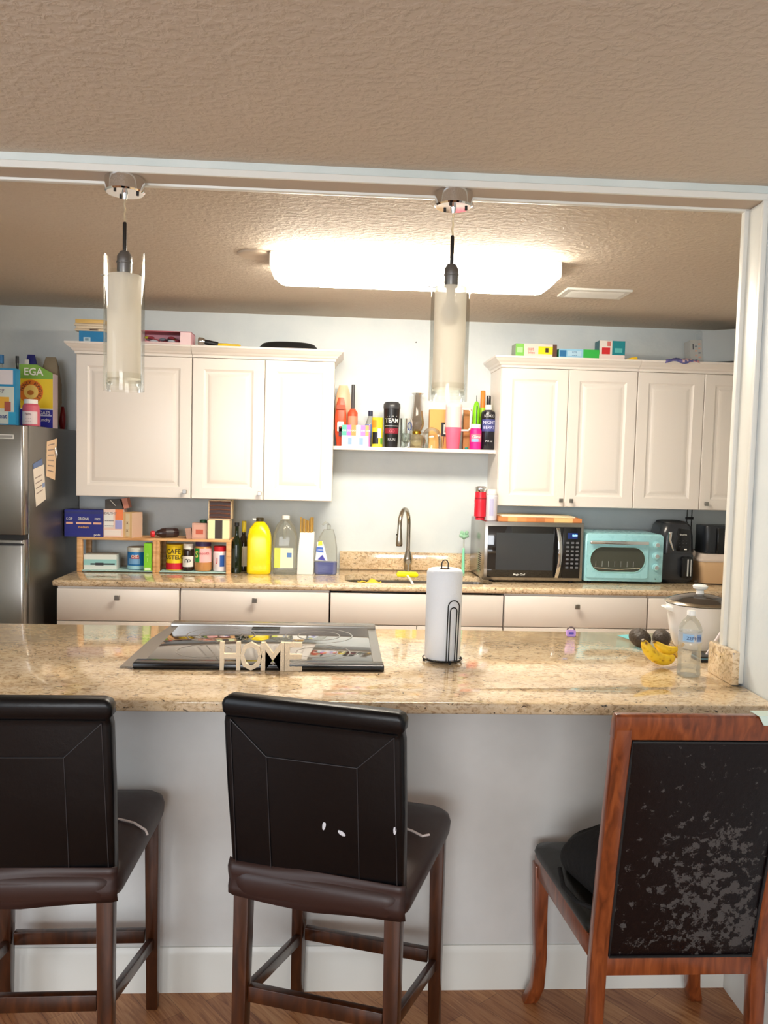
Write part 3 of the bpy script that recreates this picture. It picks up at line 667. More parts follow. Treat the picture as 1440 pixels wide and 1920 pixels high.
wb = thing('shoe_box', 'large pale grey box tilted at the right on the cabinets', 'box', (c1.x+.05, YT+.02, CT), 0)
wb.rotation_euler = (0, math.radians(-5), math.radians(-4))
MB().box(-.06, .125, 0, .1, .005, .175, P(176, 186, 192, r=.6)).build('carton', wb)
m = MB().box(-.125, -.0605, .01, .1, -.001+.012, .13, P(172, 174, 172, r=.6))
for k in range(8): m.box(-.1+(k % 2)*.018, -.088+(k % 2)*.018, .0088, .01, .02+.012*k, .028+.012*k, P(206, 160, 140) if k % 3 else P(120, 130, 140))
m.box(-.112, -.106, .0088, .01, .08, .11, P(70, 76, 80)); m.build('printed_sleeve', wb)
carton('gift_carton', 'grey marbled box beside the right jamb on the cabinets', 'box', 1381, 1450, 622, YT+.15, CT, .1, P(190, 192, 190), [(.05, .3, .4, .9, P(90, 94, 100)), (.1, .4, .1, .3, P(150, 150, 156))])

# ------------------------------------------------------------------ open shelf between the cabinets
SZ = ZS+.0005
def on_shelf(*a, **k): return vessel(*a, **k)
blob_bag('chip_bag', 'tall orange snack bag with clear top at the shelf left end', 'bag', 628, 660, 722, 4.66, SZ, .05, P(226, 190, 150, r=.35), seed=11, pinch=.95)
blob_bag('candy_bag', 'orange red patterned bag standing by the cabinet side', 'bag', 629, 650, 745, 4.56, SZ, .04, P(214, 78, 40, r=.35), seed=12, pinch=.98, prints=[(.2, .8, .3, .5, P(236, 226, 216)), (.35, .65, .2, .4, P(60, 40, 60)), (.1, .9, .75, .85, P(170, 70, 30))])
vessel('hot_sauce_bottle', 'red orange bottle with a tall dark neck on the shelf', 'bottle', 652, 671, 766, 4.57, SZ, [(.9, 0), (1, .03), (1, .9), (.6, .97), (.5, 1)], P(222, 84, 52, r=.3), cap=([(.36, .99), (.36, 1.62), (.33, 1.64)], P(70, 68, 68)), band=[(.2, .8, 1, -160, -20, P(238, 140, 110))])
# rack of drink packets
cx, w, hh = span(641, 694, 797, 4.505, SZ)
m = MB().box(-w/2, w/2, 0, .04, 0, hh, P(214, 214, 226))
cols = [P(90, 180, 160), P(200, 110, 200), P(240, 150, 80), P(236, 200, 214), P(190, 130, 200), P(240, 170, 90)]
for k in range(6): m.box(-w/2+w*k/6, -w/2+w*(k+1)/6, -.001, 0, hh*.5, hh, cols[k]); m.text('ABCDEF'[k] if 0 else 'oo', -w/2+w*(k+.5)/6, hh*.75, .02, W_, y=-.0016)
for k in range(5): m.box(-w/2+w*(k+.1)/5, -w/2+w*(k+.8)/5, -.001, 0, hh*.08, hh*.4, P(140, 170, 214) if k % 2 else P(230, 236, 244))
m.box(w/2-.008, w/2, -.0014, 0, 0, hh*1.0, P(236, 100, 160))
tag(m.build('drink_mix_box', loc=(cx, 4.505, SZ)), 'box of bright coloured drink packets at the front of the shelf', 'box')
vessel('soap_bottle', 'small clear bottle with dark cap behind the yellow can', 'bottle', 684, 706, 770, 4.62, SZ, [(.9, 0), (1, .03), (1, .55), (.5, .8), (.35, .86)], M_PLAS, cap=([(.4, .86), (.4, 1)], P(40, 44, 70)), band=[(.25, .62, 1, -150, -30, P(120, 150, 214))])
vessel('drink_can', 'yellow and black patterned drink can on the shelf', 'can', 698, 719, 782, 4.53, SZ, CANP, P(226, 214, 50), band=[(.1, .5, .985, -150, -80, K_), (.3, .62, .985, -90, -50, W_), (.65, .9, .985, -160, -100, P(240, 150, 40)), (.1, .3, .985, -60, -30, P(90, 160, 60))])
t = vessel('travel_tumbler', 'tall black insulated tumbler with white lettering and domed lid', 'tumbler', 720, 751, 766, 4.53, SZ, [(.78, 0), (.8, .02), (1, .96), (1, 1)], P(24, 22, 24, r=.3), cap=([(1.02, 1), (1.05, 1.03), (1.02, 1.12), (.8, 1.18), (.3, 1.19)], P(60, 60, 62, r=.3)), capname='lid',
           band=[(.36, .50, .92, -150, -30, P(130, 24, 44)), (.55, .56, .95, -150, -30, W_)], texts=[('TAKE', 0, .84, .15, W_), ('TEAM', 0, .69, .15, W_), ('GO', 0, .42, .1, P(220, 90, 110)), ('RUN', 0, .2, .1, P(170, 170, 170))])
# clear glassware
def glass_item(name, label, cat, pl, pr, pt, Y, prof, mat_=M_GLASS, h=None):
    cx, w, hh = span(pl, pr, pt, Y, SZ); m = MB(); m.lathe([(r*w/2, z*hh) for r, z in prof], mat_, seg=24, cap1=False)
    return tag(m.build(name, loc=(cx, Y+w/2, SZ)), label, cat)
glass_item('drinking_glass', 'tall clear glass right of the black tumbler', 'glass', 751, 764, 784, 4.56, [(.8, 0), (.85, .03), (1, 1), (.95, 1), (.8, .06), (0, .06)])
glass_item('goblet', 'clear cut glass goblet at the front of the shelf', 'glass', 752, 772, 812, 4.52, [(.8, 0), (.75, .06), (.2, .12), (.2, .3), (.8, .45), (1, .7), (.9, 1)], thin_glass('cut_glass', (214, 222, 214), 2.2, .2, (200, 210, 204)))
# scissors with oval blue grip standing in a cup
cx, w, hh = span(764, 774, 778, 4.6, SZ)
m = MB(); m.tube([(.011*math.cos(a), 0, hh*.66+.022*math.sin(a)) for a in [i*PI/8 for i in range(16)]], .003, P(60, 80, 140), 6, closed=True)
m.tube([(.014*math.cos(a), .004, hh*.72+.034*math.sin(a)) for a in [i*PI/8 for i in range(16)]], .003, P(214, 206, 196), 6, closed=True); m.box(-.004, .004, -.001, .001, 0, hh*.58, M_CHROME); m.box(-.005, .005, .001, .003, 0, hh*.58, M_CHROME)
tag(m.build('scissors', loc=(cx, 4.62, SZ)), 'scissors with a blue oval grip upright by the oil lamp', 'scissors')
cx, w, hh = span(772, 800, 735, 4.58, SZ)
lp = thing('oil_lamp', 'glass oil lamp with smoked chimney and brass burner', 'oil lamp', (cx, 4.672, SZ))
q = w/2
MB().lathe([(q*1.1, 0), (q*1.15, .006), (q*.9, .012), (q*1.25, .03), (q*1.3, .05), (q*.9, .072), (q*.45, .08)], thin_glass('lamp_base_glass', (246, 240, 222), .9, .2, (236, 226, 200)), cap1=False).build('font', lp)
MB().lathe([(q*.45, .08), (q*.6, .084), (q*.6, .094), (q*.4, .104), (q*.2, .108)], mat('brass', (206, 170, 60), .25, 1)).tube([(q*.5, 0, .088), (q*1.5, -.004, .088)], .002, M_KNOB, 6).lathe([(.006, 0), (.006, .003)], M_KNOB, (q*1.5, -.004, .0865), 10).build('burner', lp)
MB().lathe([(q*.62, .098), (q*.95, .125), (q*1.0, .145), (q*.8, .19), (q*.55, hh-.03), (q*.55, hh-.01), (q*.85, hh), ], M_SMOKE, cap0=False, cap1=False).build('chimney', lp)
glass_item('glass_cloche', 'low clear glass dome right of the oil lamp', 'dome', 792, 832, 800, 4.505, [(1, 0), (1, .4), (.9, .66), (.62, .88), (.2, .98), (.0, 1)])
glass_item('shot_glass', 'tiny clear glass in front of the cardboard box', 'glass', 822, 834, 818, 4.52, [(.7, 0), (1, 1), (.93, 1), (.65, .12), (0, .12)])
carton('cardboard_box', 'tan cardboard box with a black and white letter on the shelf', 'box', 806, 846, 768, 4.64, SZ, .06, P(226, 170, 96, r=.7), [(.55, .95, .32, .68, K_), (.66, .95, .38, .62, W_)], [('R', .82, .5, .26, K_)])
def tumb(t, R_, hh):
    m = MB(); m.tube([(R_*.9, 0, hh*.93), (R_*1.9, -.002, hh*.93), (R_*2.15, -.003, hh*.88), (R_*2.15, -.003, hh*.5), (R_*1.9, -.002, hh*.44), (R_*.9, 0, hh*.44)], .0055, P(246, 236, 226), 10); m.build('handle', t)
    m = MB().arcband(R_*1.005+.0005, hh*.5, hh*.98, 0, 360, P(246, 204, 200), seg=40); m.build('pale_upper_sleeve', t)
    MB().tube([(.004, 0, hh), (.004, 0, hh+.008)], .004, P(220, 210, 206), 8).build('spout', t)
vessel('travel_tumbler', 'large pink tumbler fading to white with side handle', 'tumbler', 838, 868, 760, 4.52, SZ, [(.76, 0), (.8, .02), (.98, .42), (1, .5), (1, .98)], P(246, 104, 134, r=.35), cap=([(1.02, .97), (1.04, .99), (.98, 1.03), (.3, 1.04)], P(246, 226, 220)), capname='lid', extra=tumb)
vessel('vitamin_jar', 'hot pink jar with white lid beside the black bottle', 'jar', 883, 905, 795, 4.53, SZ, JAR, P(226, 24, 130), cap=([(.82, .83), (.82, 1)], W_), capname='lid', band=[(.3, .62, 1, -150, -30, P(244, 120, 140)), (.3, .42, 1, -140, -70, P(140, 180, 230))], texts=[('Glow', 0, .5, .16, W_)])
cx, w, hh = span(870, 880, 828, 4.52, SZ)
tag(MB().lathe([(.007, 0), (.009, .003), (.009, .009), (.006, .012)], P(20, 130, 120)).build('plastic_disc', loc=(cx, 4.53, SZ)), 'small teal cap lying below the pink tumbler handle', 'cap')
carton('match_box', 'small brown box seen through the pink tumbler handle', 'box', 870, 884, 768, 4.63, SZ, .03, P(190, 130, 76, r=.7))
vessel('spray_bottle', 'neon green cactus shaped bottle behind the pink jar', 'bottle', 888, 901, 752, 4.6, SZ, [(.9, 0), (1, .03), (1, .85), (.6, .97), (.2, 1)], P(130, 214, 20), band=[(.2, .9, 1, -100, -80, P(30, 60, 10))], cap=([(.1, 1), (.12, 1.12)], K_))
vessel('lighter', 'lime green long lighter with an orange top on the shelf', 'lighter', 900, 911, 764, 4.65, SZ, [(.9, 0), (1, .03), (1, .9), (.8, 1)], P(176, 226, 30), cap=([(.8, 1), (.8, 1.38), (.6, 1.4)], P(238, 130, 40)))
vessel('liquor_bottle', 'black bottle with white neck ring and blue label', 'bottle', 905, 933, 741, 4.54, SZ, [(.92, 0), (1, .02), (1, .64), (.9, .70), (.45, .74), (.42, .78), (.3, .80), (.3, .97), (.26, 1)], P(22, 22, 30, r=.2), cap=([(.46, .735), (.46, .82), (.4, .83)], W_), capname='neck_ring',
       band=[(.34, .56, 1, -150, -35, P(60, 66, 130))], texts=[('KOKO', 0, .62, .07, P(190, 190, 190)), ('NIGHT', 0, .5, .08, P(210, 214, 236)), ('BERRY', 0, .41, .08, P(190, 196, 230)), ('750 ml', 0, .16, .05, P(200, 200, 200))])

# ------------------------------------------------------------------ back counter: wooden rack and groceries
CZ = ZI+.0005
RYF, RYB = 4.42, 4.60
rx = [at(px, 1040, RYF).x for px in (144, 154, 286, 299, 424, 433)]
zt_ = at(290, 1010, RYF).z
rk = thing('wooden_rack', 'low two-bay pine rack on the left of the back counter', 'rack', ((rx[0]+rx[5])/2, RYF, CZ))
ox = (rx[0]+rx[5])/2; tz = zt_-CZ
MB().box(rx[0]-ox, rx[5]-ox, 0, RYB-RYF, tz-.012, tz, M_PINE).build('top_board', rk, bevel=.001)
for a, b in ((rx[0], rx[1]), (rx[2], (rx[2]+rx[3])/2-.0005), ((rx[2]+rx[3])/2+.0005, rx[3]), (rx[4], rx[5])):
    for y0 in (0, RYB-RYF-.022): MB().box(a-ox, b-ox, y0, y0+.022, 0, tz-.0122, M_PINE).build('post', rk, bevel=.001)
ln = P(178, 214, 208)
MB().box(rx[1]-ox+.001, rx[2]-ox-.001, -.004, RYB-RYF-.03, .004, .008, ln).box(rx[3]-ox+.001, rx[4]-ox-.001, -.004, RYB-RYF-.03, .004, .008, ln).build('liner', rk)
RT = zt_+.0006; RL = CZ+.0085
carton('coffee_pod_box', 'dark blue box overhanging the left end of the pine rack', 'box', 121, 193, 956, RYF+.02, RT, .10, P(28, 34, 128), [(.02, .98, .86, .95, P(40, 44, 110)), (.04, .22, .47, .54, P(236, 180, 150)), (.3, .7, .47, .54, P(240, 190, 160)), (.75, .96, .47, .54, P(236, 180, 150))],
       [('K-CUP', .13, .66, .13, W_, .6), ('ORIGINAL', .5, .66, .15, W_, .6), ('PODS', .86, .66, .13, W_, .6), ('medium', .5, .36, .12, P(240, 180, 90)), ('pods', .85, .08, .12, W_)], side=P(24, 26, 90))
carton('cracker_box', 'white and orange printed carton right of the blue box', 'box', 194, 231, 955, RYF+.03, RT, .08, P(238, 206, 190), [(.6, 1, .62, 1, P(240, 130, 70)), (.6, .95, .3, .6, P(160, 160, 214)), (.05, .5, .35, .9, P(240, 236, 228)), (.05, .9, .05, .25, P(240, 230, 220))], [('HEALTHY', .3, .85, .12, P(140, 110, 110)), ('-----', .3, .6, .2, P(120, 110, 120)), ('-----', .3, .42, .2, P(120, 110, 120))])
carton('tea_box', 'tan carton turned at an angle beside the white carton', 'box', 229, 249, 961, RYF+.02, RT, .09, P(240, 204, 146), [(.3, .75, .05, .95, P(246, 226, 186))], [('x', .5, .3, .2, P(160, 110, 70)), ('x', .5, .6, .2, P(160, 110, 70))], rz=math.radians(-24), side=P(214, 180, 156))
hb = span(194, 231, 955, RYF+.03, RT)[2]; cx, w, _ = span(196, 246, 940, RYF+.03, RT)
m = MB(); m.prism([(-w/2, 0), (w*.18, 0), (w*.05, .052), (-w/2, .05)], 0, .06, P(70, 64, 56), 'y'); m.tube([(-w*.3, -.003, .048), (-w*.1, -.003, .018)], .002, P(220, 220, 210), 6)
tag(m.build('dark_pouch', loc=(cx, RYF+.04, RT+hb+.0008)), 'dark pouch lying on the white and orange carton', 'pouch')
o = MB().box(0, .028, 0, .06, 0, .055, P(196, 124, 100)).build('snack_carton', loc=(cx+w*.18+.004, RYF+.04, RT+hb+.003), rot=(0, math.radians(-14), 0))
tag(o, 'small reddish brown carton leaning on the dark pouch', 'box')
# soda bottle lying down
a = at(290, 993, RYF+.05)
sb = thing('soda_bottle', 'dark soda bottle with red cap lying on the pine rack', 'bottle', (a.x, RYF+.03, RT), math.radians(28))
m = MB(); m.X = Matrix.Translation((0, 0, .026)) @ Matrix.Rotation(math.radians(90), 4, 'Y'); m.lathe([(.009, .0), (.009, .012), (.014, .02), (.026, .045), (.026, .12), (.022, .13)], P(52, 34, 34, r=.12)); m.build('body', sb)
m = MB(); m.X = Matrix.Translation((0, 0, .022)) @ Matrix.Rotation(math.radians(90), 4, 'Y'); m.lathe([(.0, -.016), (.0165, -.015), (.0165, .002)], P(214, 24, 44)); m.build('cap', sb)
m = MB(); m.X = Matrix.Translation((0, 0, .026)) @ Matrix.Rotation(math.radians(90), 4, 'Y'); m.lathe([(.0265, .06), (.0265, .1)], P(60, 50, 52), cap0=False, cap1=False); m.build('label_wrap', sb)
carton('deli_tub', 'clear sided food tub with pinkish contents on the rack', 'tub', 360, 388, 981, RYF+.03, RT, .06, P(206, 160, 140), [(.1, .9, .1, .9, P(220, 170, 150)), (.25, .75, .3, .6, P(200, 90, 60))], [])
carton('small_packet', 'little brown packet leaning left of the food tub', 'packet', 350, 361, 990, RYF+.035, RT, .03, P(180, 140, 120), rot=(0, math.radians(-10), 0))
cx, w, hh = span(372, 390, 972, RYF+.05, RT)
hb2 = span(360, 388, 981, RYF+.03, RT)[2]
tag(MB().lathe([(.019, 0), (.02, .004), (.02, .012), (.015, .016)], P(20, 70, 44)).build('tub_lid', loc=(cx, RYF+.06, RT+hb2+.0006)), 'round dark green lid sitting on the food tub', 'lid')
def window_box(label, pl, pr, pt, Y, zb, inner, panes):
    cx, w, hh = span(pl, pr, pt, Y, zb); b = thing('window_box', label, 'box', (cx, Y, zb), 0, 'window front food boxes stacked on the rack'); k = P(226, 200, 160, r=.6)
    MB().box(-w/2, w/2, .004, .09, 0, hh, k).box(-w/2, w/2, 0, .004, 0, .004, k).box(-w/2, w/2, 0, .004, hh-.004, hh, k).box(-w/2, -w/2+.004, 0, .004, 0, hh, k).box(w/2-.004, w/2, 0, .004, 0, hh, k).build('carton', b)
    m = MB()
    for u0, u1, mm in panes: m.box(-w/2+.004+u0*(w-.008), -w/2+.004+u1*(w-.008), .0015, .0038, .005, hh-.005, mm)
    if inner:
        for q_ in range(5): m.tube([(-w/2+.006, .0015, .01+q_*(hh-.02)/4), (0, .0005, .013+q_*(hh-.02)/4), (w/2-.006, .0015, .009+q_*(hh-.02)/4)], .0035, P(112, 70, 52), 6)
    m.build('window_panel', b); return hh
h1 = window_box('cream box with pale green side panels, lower of the stacked pair', 389, 431, 974, RYF+.015, RT, 0, [(0, .32, P(226, 240, 190)), (.32, .68, P(56, 40, 26)), (.68, 1, P(226, 240, 190))])
h2 = window_box('cream framed box with dark brown window, upper of the stacked pair', 391, 434, 938, RYF+.015, RT+h1+.0005, 1, [(0, 1, P(60, 34, 26))])
# lower bays
carton('wipes_pack', 'white and aqua pack lying in the left bay of the rack', 'pack', 158, 218, 1040, RYF+.02, RL, .11, P(226, 230, 222), [(0, 1, .3, .68, P(150, 204, 200)), (.2, .95, .32, .42, K_), (.35, .6, .28, .46, K_)], [], rz=math.radians(4))
vessel('powder_tub', 'blue tub with pale lid in the left bay of the rack', 'tub', 235, 271, 1027, RYF+.03, RL, [(.95, 0), (1, .03), (1, .8), (.98, .82)], P(28, 120, 190), cap=([(1.02, .8), (1.03, .97), (.98, 1)], P(214, 216, 206)), capname='lid', band=[(.02, .18, 1, -160, -20, P(170, 214, 224)), (.3, .66, 1, -115, -65, P(190, 60, 60)), (.25, .5, 1, -130, -60, P(120, 170, 214))], texts=[('OXI', .0, .6, .2, W_)])
carton('soap_carton', 'upright lime green carton beside the middle post', 'box', 270, 284, 1019, RYF+.0, RL, .06, P(128, 206, 20), [(.1, .9, .02, .12, P(226, 240, 200))], [('a', .5, .6, .2, P(190, 236, 110)), ('l', .5, .4, .2, P(190, 236, 110))])
vessel('coffee_can', 'yellow and red coffee can in the right bay of the rack', 'can', 308, 342, 1021, RYF+.03, RL, CANP, P(240, 204, 20), band=[(.03, .28, .985, -170, -10, P(214, 24, 50))], texts=[('CAFE', 0, .72, .25, K_), ('BUSTELO', 0, .5, .22, K_)])
vessel('spread_jar', 'dark jar with white lid next to the coffee can', 'jar', 341, 362, 1020, RYF+.02, RL, JAR, P(44, 28, 20, r=.2), cap=([(.9, .80), (.9, .99), (.86, 1)], W_), capname='lid', band=[(.15, .55, 1, -160, -20, W_)], texts=[('n', -.2, .4, .3, K_), ('o', .3, .4, .25, K_)])
vessel('peanut_butter_jar', 'peanut butter jar with purple lid and green label', 'jar', 362, 395, 1015, RYF+.01, RL, JAR, P(200, 140, 84, r=.25), cap=([(.9, .83), (.9, .99), (.86, 1)], P(56, 40, 90)), capname='lid', band=[(.3, .76, 1, -165, -15, P(244, 190, 190)), (.3, .76, 1, -150, -105, P(30, 150, 60))], texts=[('S', -.65, .55, .3, P(250, 240, 120)), ('mooth', .25, .6, .14, P(200, 80, 80))])
vessel('creamer_jar', 'white jar with red lid at the right post of the rack', 'jar', 398, 424, 1025, RYF+.015, RL, JAR, P(240, 228, 230, r=.3), cap=([(.9, .80), (.92, .99), (.86, 1)], P(210, 30, 44)), capname='lid', band=[(.2, .66, 1, -85, -45, P(40, 90, 170))], texts=[('J', -.3, .45, .25, P(210, 40, 50))])
BOT = [(.88, 0), (1, .015), (1, .55), (.82, .64), (.42, .72), (.36, .76), (.34, .96), (.38, .97), (.38, 1)]
vessel('olive_oil_bottle', 'dark green glass bottle right of the pine rack', 'bottle', 433, 453, 981, 4.44, CZ, BOT, mat('dark_green_glass', (18, 30, 12), .08), cap=([(.45, .93), (.45, 1.005)], K_), band=[(.12, .5, 1, -170, -100, P(40, 52, 40))])
vessel('vinegar_bottle', 'brown bottle with yellow foil neck and cream label', 'bottle', 447, 466, 978, 4.53, CZ, BOT, mat('brown_glass', (40, 30, 18), .1), cap=([(.44, .78), (.46, .98), (.4, 1.005)], P(206, 180, 40)), band=[(.1, .5, 1, -150, -30, P(226, 214, 190))])
def jug(name, label, pl, pr, pt, Y, body, cap_m, kw=()):
    cx, w, hh = span(pl, pr, pt, Y, CZ); t = thing(name, label, 'jug', (cx, Y+w*.42, CZ)); q = w/2
    def ring(k, z, r=.35): return [(x, y, z) for x, y in rrect(-q*k, q*k, -q*.85*k, q*.85*k, q*r*k)]
    m = MB(); m.rings([ring(.9, 0), ring(.98, .006), ring(1, .02), ring(1, hh*.62, .4), ring(.93, hh*.72, .6), ring(.74, hh*.84, .9), ring(.42, hh*.92, .98), ring(.28, hh*.935, .98), ring(.28, hh*.95, .98)], body); m.build('body', t)
    MB().lathe([(q*.33, hh*.94), (q*.33, hh*.995), (q*.3, hh)], cap_m).build('cap', t)
    m = MB(); m.tube([(-q*.28*s_, -q*.5, z*hh) for s_, z in ((1.2, .88), (2.4, .80), (2.9, .68), (2.9, .60), (2.4, .56))] if kw == 'l' else [(0, -q*.42, hh*.90), (0, -q*.86, hh*.82), (0, -q*.97, hh*.70), (0, -q*.9, hh*.62)], q*.13, body, 8); m.build('handle', t)
    return t, q, hh
yj = mat('yellow_oil_plastic', (246, 220, 10), .25)
t, q, hh = jug('cooking_oil_jug', 'bright yellow jug of cooking oil on the back counter', 463, 508, 972, 4.42, yj, P(60, 50, 20), 'l')
MB().box(-q*.6, -q*.2, -.008, .008, hh*.955, hh*.985, W_).build('tear_tab', t)
t, q, hh = jug('water_jug', 'clear gallon jug with white and green label', 512, 557, 968, 4.42, M_PLAS, W_)
MB().box(-q*.85, q*.72, -q*.86, -q*.852, hh*.12, hh*.46, P(236, 232, 200)).box(-q*.85, -q*.35, -q*.866, -q*.86, hh*.12, hh*.46, P(206, 216, 90)).box(q*.2, q*.6, -q*.866, -q*.86, hh*.3, hh*.38, P(90, 130, 190)).build('label_panel', t)
# knife block
cx, w, hh = span(558, 589, 999, 4.44, CZ)
kb = thing('knife_block', 'white slanted knife block with golden handles beside the jugs', 'knife block', (cx, 4.44, CZ))
m = MB(); m.prism([(-w/2, 0), (w/2-.002, 0), (w/2, hh), (-w/2+.012, hh), (-w/2+.002, hh*.45)], 0, .09, M_WHITE, 'y'); m.build('block', kb, bevel=.003)
gold = mat('golden_handle', (206, 164, 84), .3, .6)
for i, (dx, dy, hz) in enumerate(((-.033, .02, .083), (-.022, .05, .075), (-.013, .02, .072), (-.002, .05, .066), (.007, .02, .064), (.016, .05, .076), (.023, .02, .083), (.030, .055, .08))):
    MB().lathe([(.0042, hh-.002), (.0048, hh+.01), (.0045, hh+hz-.006), (.005, hh+hz)], gold, (dx+.004, dy, 0), 10).build('knife_handle', kb)
# detergent bottle
cx, w, hh = span(590, 634, 979, 4.44, CZ); q = w/2
db = thing('detergent_bottle', 'clear spray shaped bottle of blue liquid left of the sink', 'bottle', (cx, 4.48, CZ))
def lop(k, z, dx=0, r=.5): return [(x+dx, y, z) for x, y in rrect(-q*k, q*k, -.03, .03, .02 if k > .6 else .012)]
m = MB(); m.rings([lop(.92, 0), lop(1, .01), lop(1, hh*.3), lop(.94, hh*.5, .001), lop(.72, hh*.7, .006), lop(.42, hh*.85, .012)], M_PLAS); m.build('body', db)
m = MB(); m.rings([lop(.9, .003), lop(.97, .012), lop(.97, hh*.24)], P(120, 128, 190, r=.2)); m.build('contents', db)
m = MB().lathe([(.011, hh*.85), (.011, hh*.93), (.006, hh*.95)], M_PLAS, (.012, 0, 0)); m.tube([(.012, 0, hh*.95), (-.004, -.004, hh*.99), (-.022, -.008, hh*.93)], .006, M_PLAS, 8); m.build('pump', db)
m = MB(); m.prism([(-q*.9, hh*.27), (q*.15, hh*.27), (-q*.1, hh*.5), (-q*.3, hh*.64), (-q*.75, hh*.62)], -.0325, -.0318, P(226, 232, 240), 'y'); m.prism([(-q*.7, hh*.55), (-q*.3, hh*.56), (-q*.34, hh*.64), (-q*.66, hh*.63)], -.0333, -.0324, P(226, 226, 60), 'y')
m.prism([(-q*.85, hh*.44), (-q*.2, hh*.42), (-q*.25, hh*.52), (-q*.8, hh*.53)], -.0335, -.0324, P(70, 110, 200), 'y'); m.text('clean', -q*.5, hh*.475, .013, W_, y=-.034); m.prism([(-q*.7, hh*.29), (q*.0, hh*.27), (-q*.3, hh*.38)], -.0335, -.0324, P(70, 70, 170), 'y'); m.build('label_panel', db)

# ------------------------------------------------------------------ faucet and sink clutter
b = at(764, 1068, 4.60)
fc_ = thing('faucet', 'brushed nickel gooseneck faucet with pull-down spray head', 'faucet', (b.x, 4.60, CZ))
MB().lathe([(.030, 0), (.030, .008), (.021, .014), (.021, .045), (.024, .05), (.025, .075), (.021, .095), (.015, .12)], M_NICK).build('base', fc_)
tipx = at(749, 1000, 4.42).x-b.x; zt2 = at(762, 951, 4.50).z-CZ
rr = .088; zc = zt2-rr-.012
pts = [(0, 0, .1), (0, 0, .18), (0, 0, zc)]+[(tipx*(1-math.cos(a))/2*1.0, -rr+rr*math.cos(a), zc+rr*math.sin(a)) for a in [PI*k/12 for k in range(1, 13)]]
MB().tube(pts+[(tipx, -2*rr, zc-.03)], .0115, M_NICK, 14).build('neck', fc_)
MB().lathe([(.017, zc-.105), (.019, zc-.098), (.017, zc-.07), (.0135, zc-.04), (.0125, zc-.015)], M_NICK, (tipx, -2*rr, 0)).lathe([(.0155, zc-.108), (.0155, zc-.104)], M_BLKM, (tipx, -2*rr, 0)).ball((tipx-.015, -2*rr-.004, zc-.045), .004, M_BLKM, 8, 6).build('spray_head', fc_)
m = MB(); m.X = Matrix.Translation((0, -.02, .062)) @ Matrix.Rotation(math.radians(90), 4, 'X'); m.lathe([(.018, -.012), (.018, .012), (.014, .016)], M_NICK); m.X = Matrix(); m.tube([(0, -.036, .058), (0, -.044, .02), (0, -.047, .002)], .004, M_NICK, 8); m.build('lever', fc_)
a = at(764, 1082, 4.42)
dw = thing('dish_wand', 'yellow headed dish scrubber lying across the sink', 'scrubber', (a.x, 4.44, CZ+.001))
m = MB(); m.prism([(-.055, .0), (.05, -.003), (.062, .01), (.05, .024), (-.05, .026), (-.06, .012)], -.02, .02, P(246, 236, 10), 'y'); m.build('scrub_pad', dw, bevel=.003)
m = MB(); m.tube([(.0, -.02, .006), (.002, -.1, .006), (.003, -.30, .007)], .006, W_, 8); m.build('handle', dw)
a = at(693, 1087, 4.30)
rnd = random.Random(9); m = MB(); vs = []
for i in range(13):
    for j in range(9): vs.append(((i/12-.5)*.12, (j/8-.5)*.10, .014*math.sin(i*.6)*math.sin(j*.5+1)+.022+rnd.uniform(-.004, .004)))
m.add(vs, [(i*9+j, (i+1)*9+j, (i+1)*9+j+1, i*9+j+1) for i in range(12) for j in range(8)], mat('yellow_cloth', (238, 200, 60), .8))
o = m.build('dish_cloth', loc=(a.x, 4.34, .873), ang=80); o.modifiers.new('thick', 'SOLIDIFY').thickness = .004
tag(o, 'crumpled yellow cloth in the left side of the sink', 'cloth')
a = at(868, 1072, 4.60)
bb = thing('bottle_brush', 'mint green handled brush leaning by the microwave', 'brush', (a.x, 4.60, CZ))
MB().lathe([(.010, 0), (.009, .05), (.006, .145)], P(140, 226, 186)).build('handle', bb)
MB().lathe([(.004, .145), (.004, .21)], M_PLAS).build('stem', bb)
m = MB()
for dx, dy, dz in ((-.016, 0, .215), (.016, 0, .215), (0, -.012, .21), (0, .01, .222), (-.012, .005, .232), (.014, -.004, .233), (0, 0, .206)): m.ball((dx, dy, dz), .0115, mat('mint_bristle', (176, 226, 190), .8, bump=(300, .8)), 10, 7)
m.build('bristle', bb)

# ------------------------------------------------------------------ microwave, oven, air fryer
x0, x1 = at(905, 1085, z=.93).x, at(1093, 1090, z=.93).x; MY = 4.295; MW = x1-x0; MH = at(905, 974, MY).z-.925
mw = thing('microwave', 'stainless countertop microwave with black glass door and blue clock', 'microwave', ((x0+x1)/2, MY, CZ), math.radians(1.5))
MB().box(-MW/2, MW/2, .012, .40, .012, MH, M_STEEL).build('body', mw, bevel=.003)
m = MB()
for k in range(9): m.box(-MW/2-.0008, -MW/2, .08, .16, .05+.011*k, .055+.011*k, M_BLKM)
m.build('side_vent', mw)
MB().box(-MW/2, MW/2, 0, .0115, .012, MH, M_STEEL).build('front_frame', mw, bevel=.002)
dr = MB().box(-MW/2+.016, MW/2-.115, -.007, -.0003, .028, MH-.022, M_BGLASS).build('door', mw, bevel=.001)
m = MB(); m.box(-MW/2+.060, MW/2-.165, -.0084, -.0072, .068, MH-.058, mat('mesh_window', (58, 62, 66), .12)); m.build('window_pane', dr)
m = MB(); m.text('Magic Chef', (-MW/2+MW/2-.115)/2-.02, .044, .014, W_, y=-.0078, bold=.015); m.build('lettering', dr)
m = MB(); n = 10
pts = [(.0, -.012-.020*math.sin(PI*k/n), .03+(MH-.055)*k/n) for k in range(n+1)]
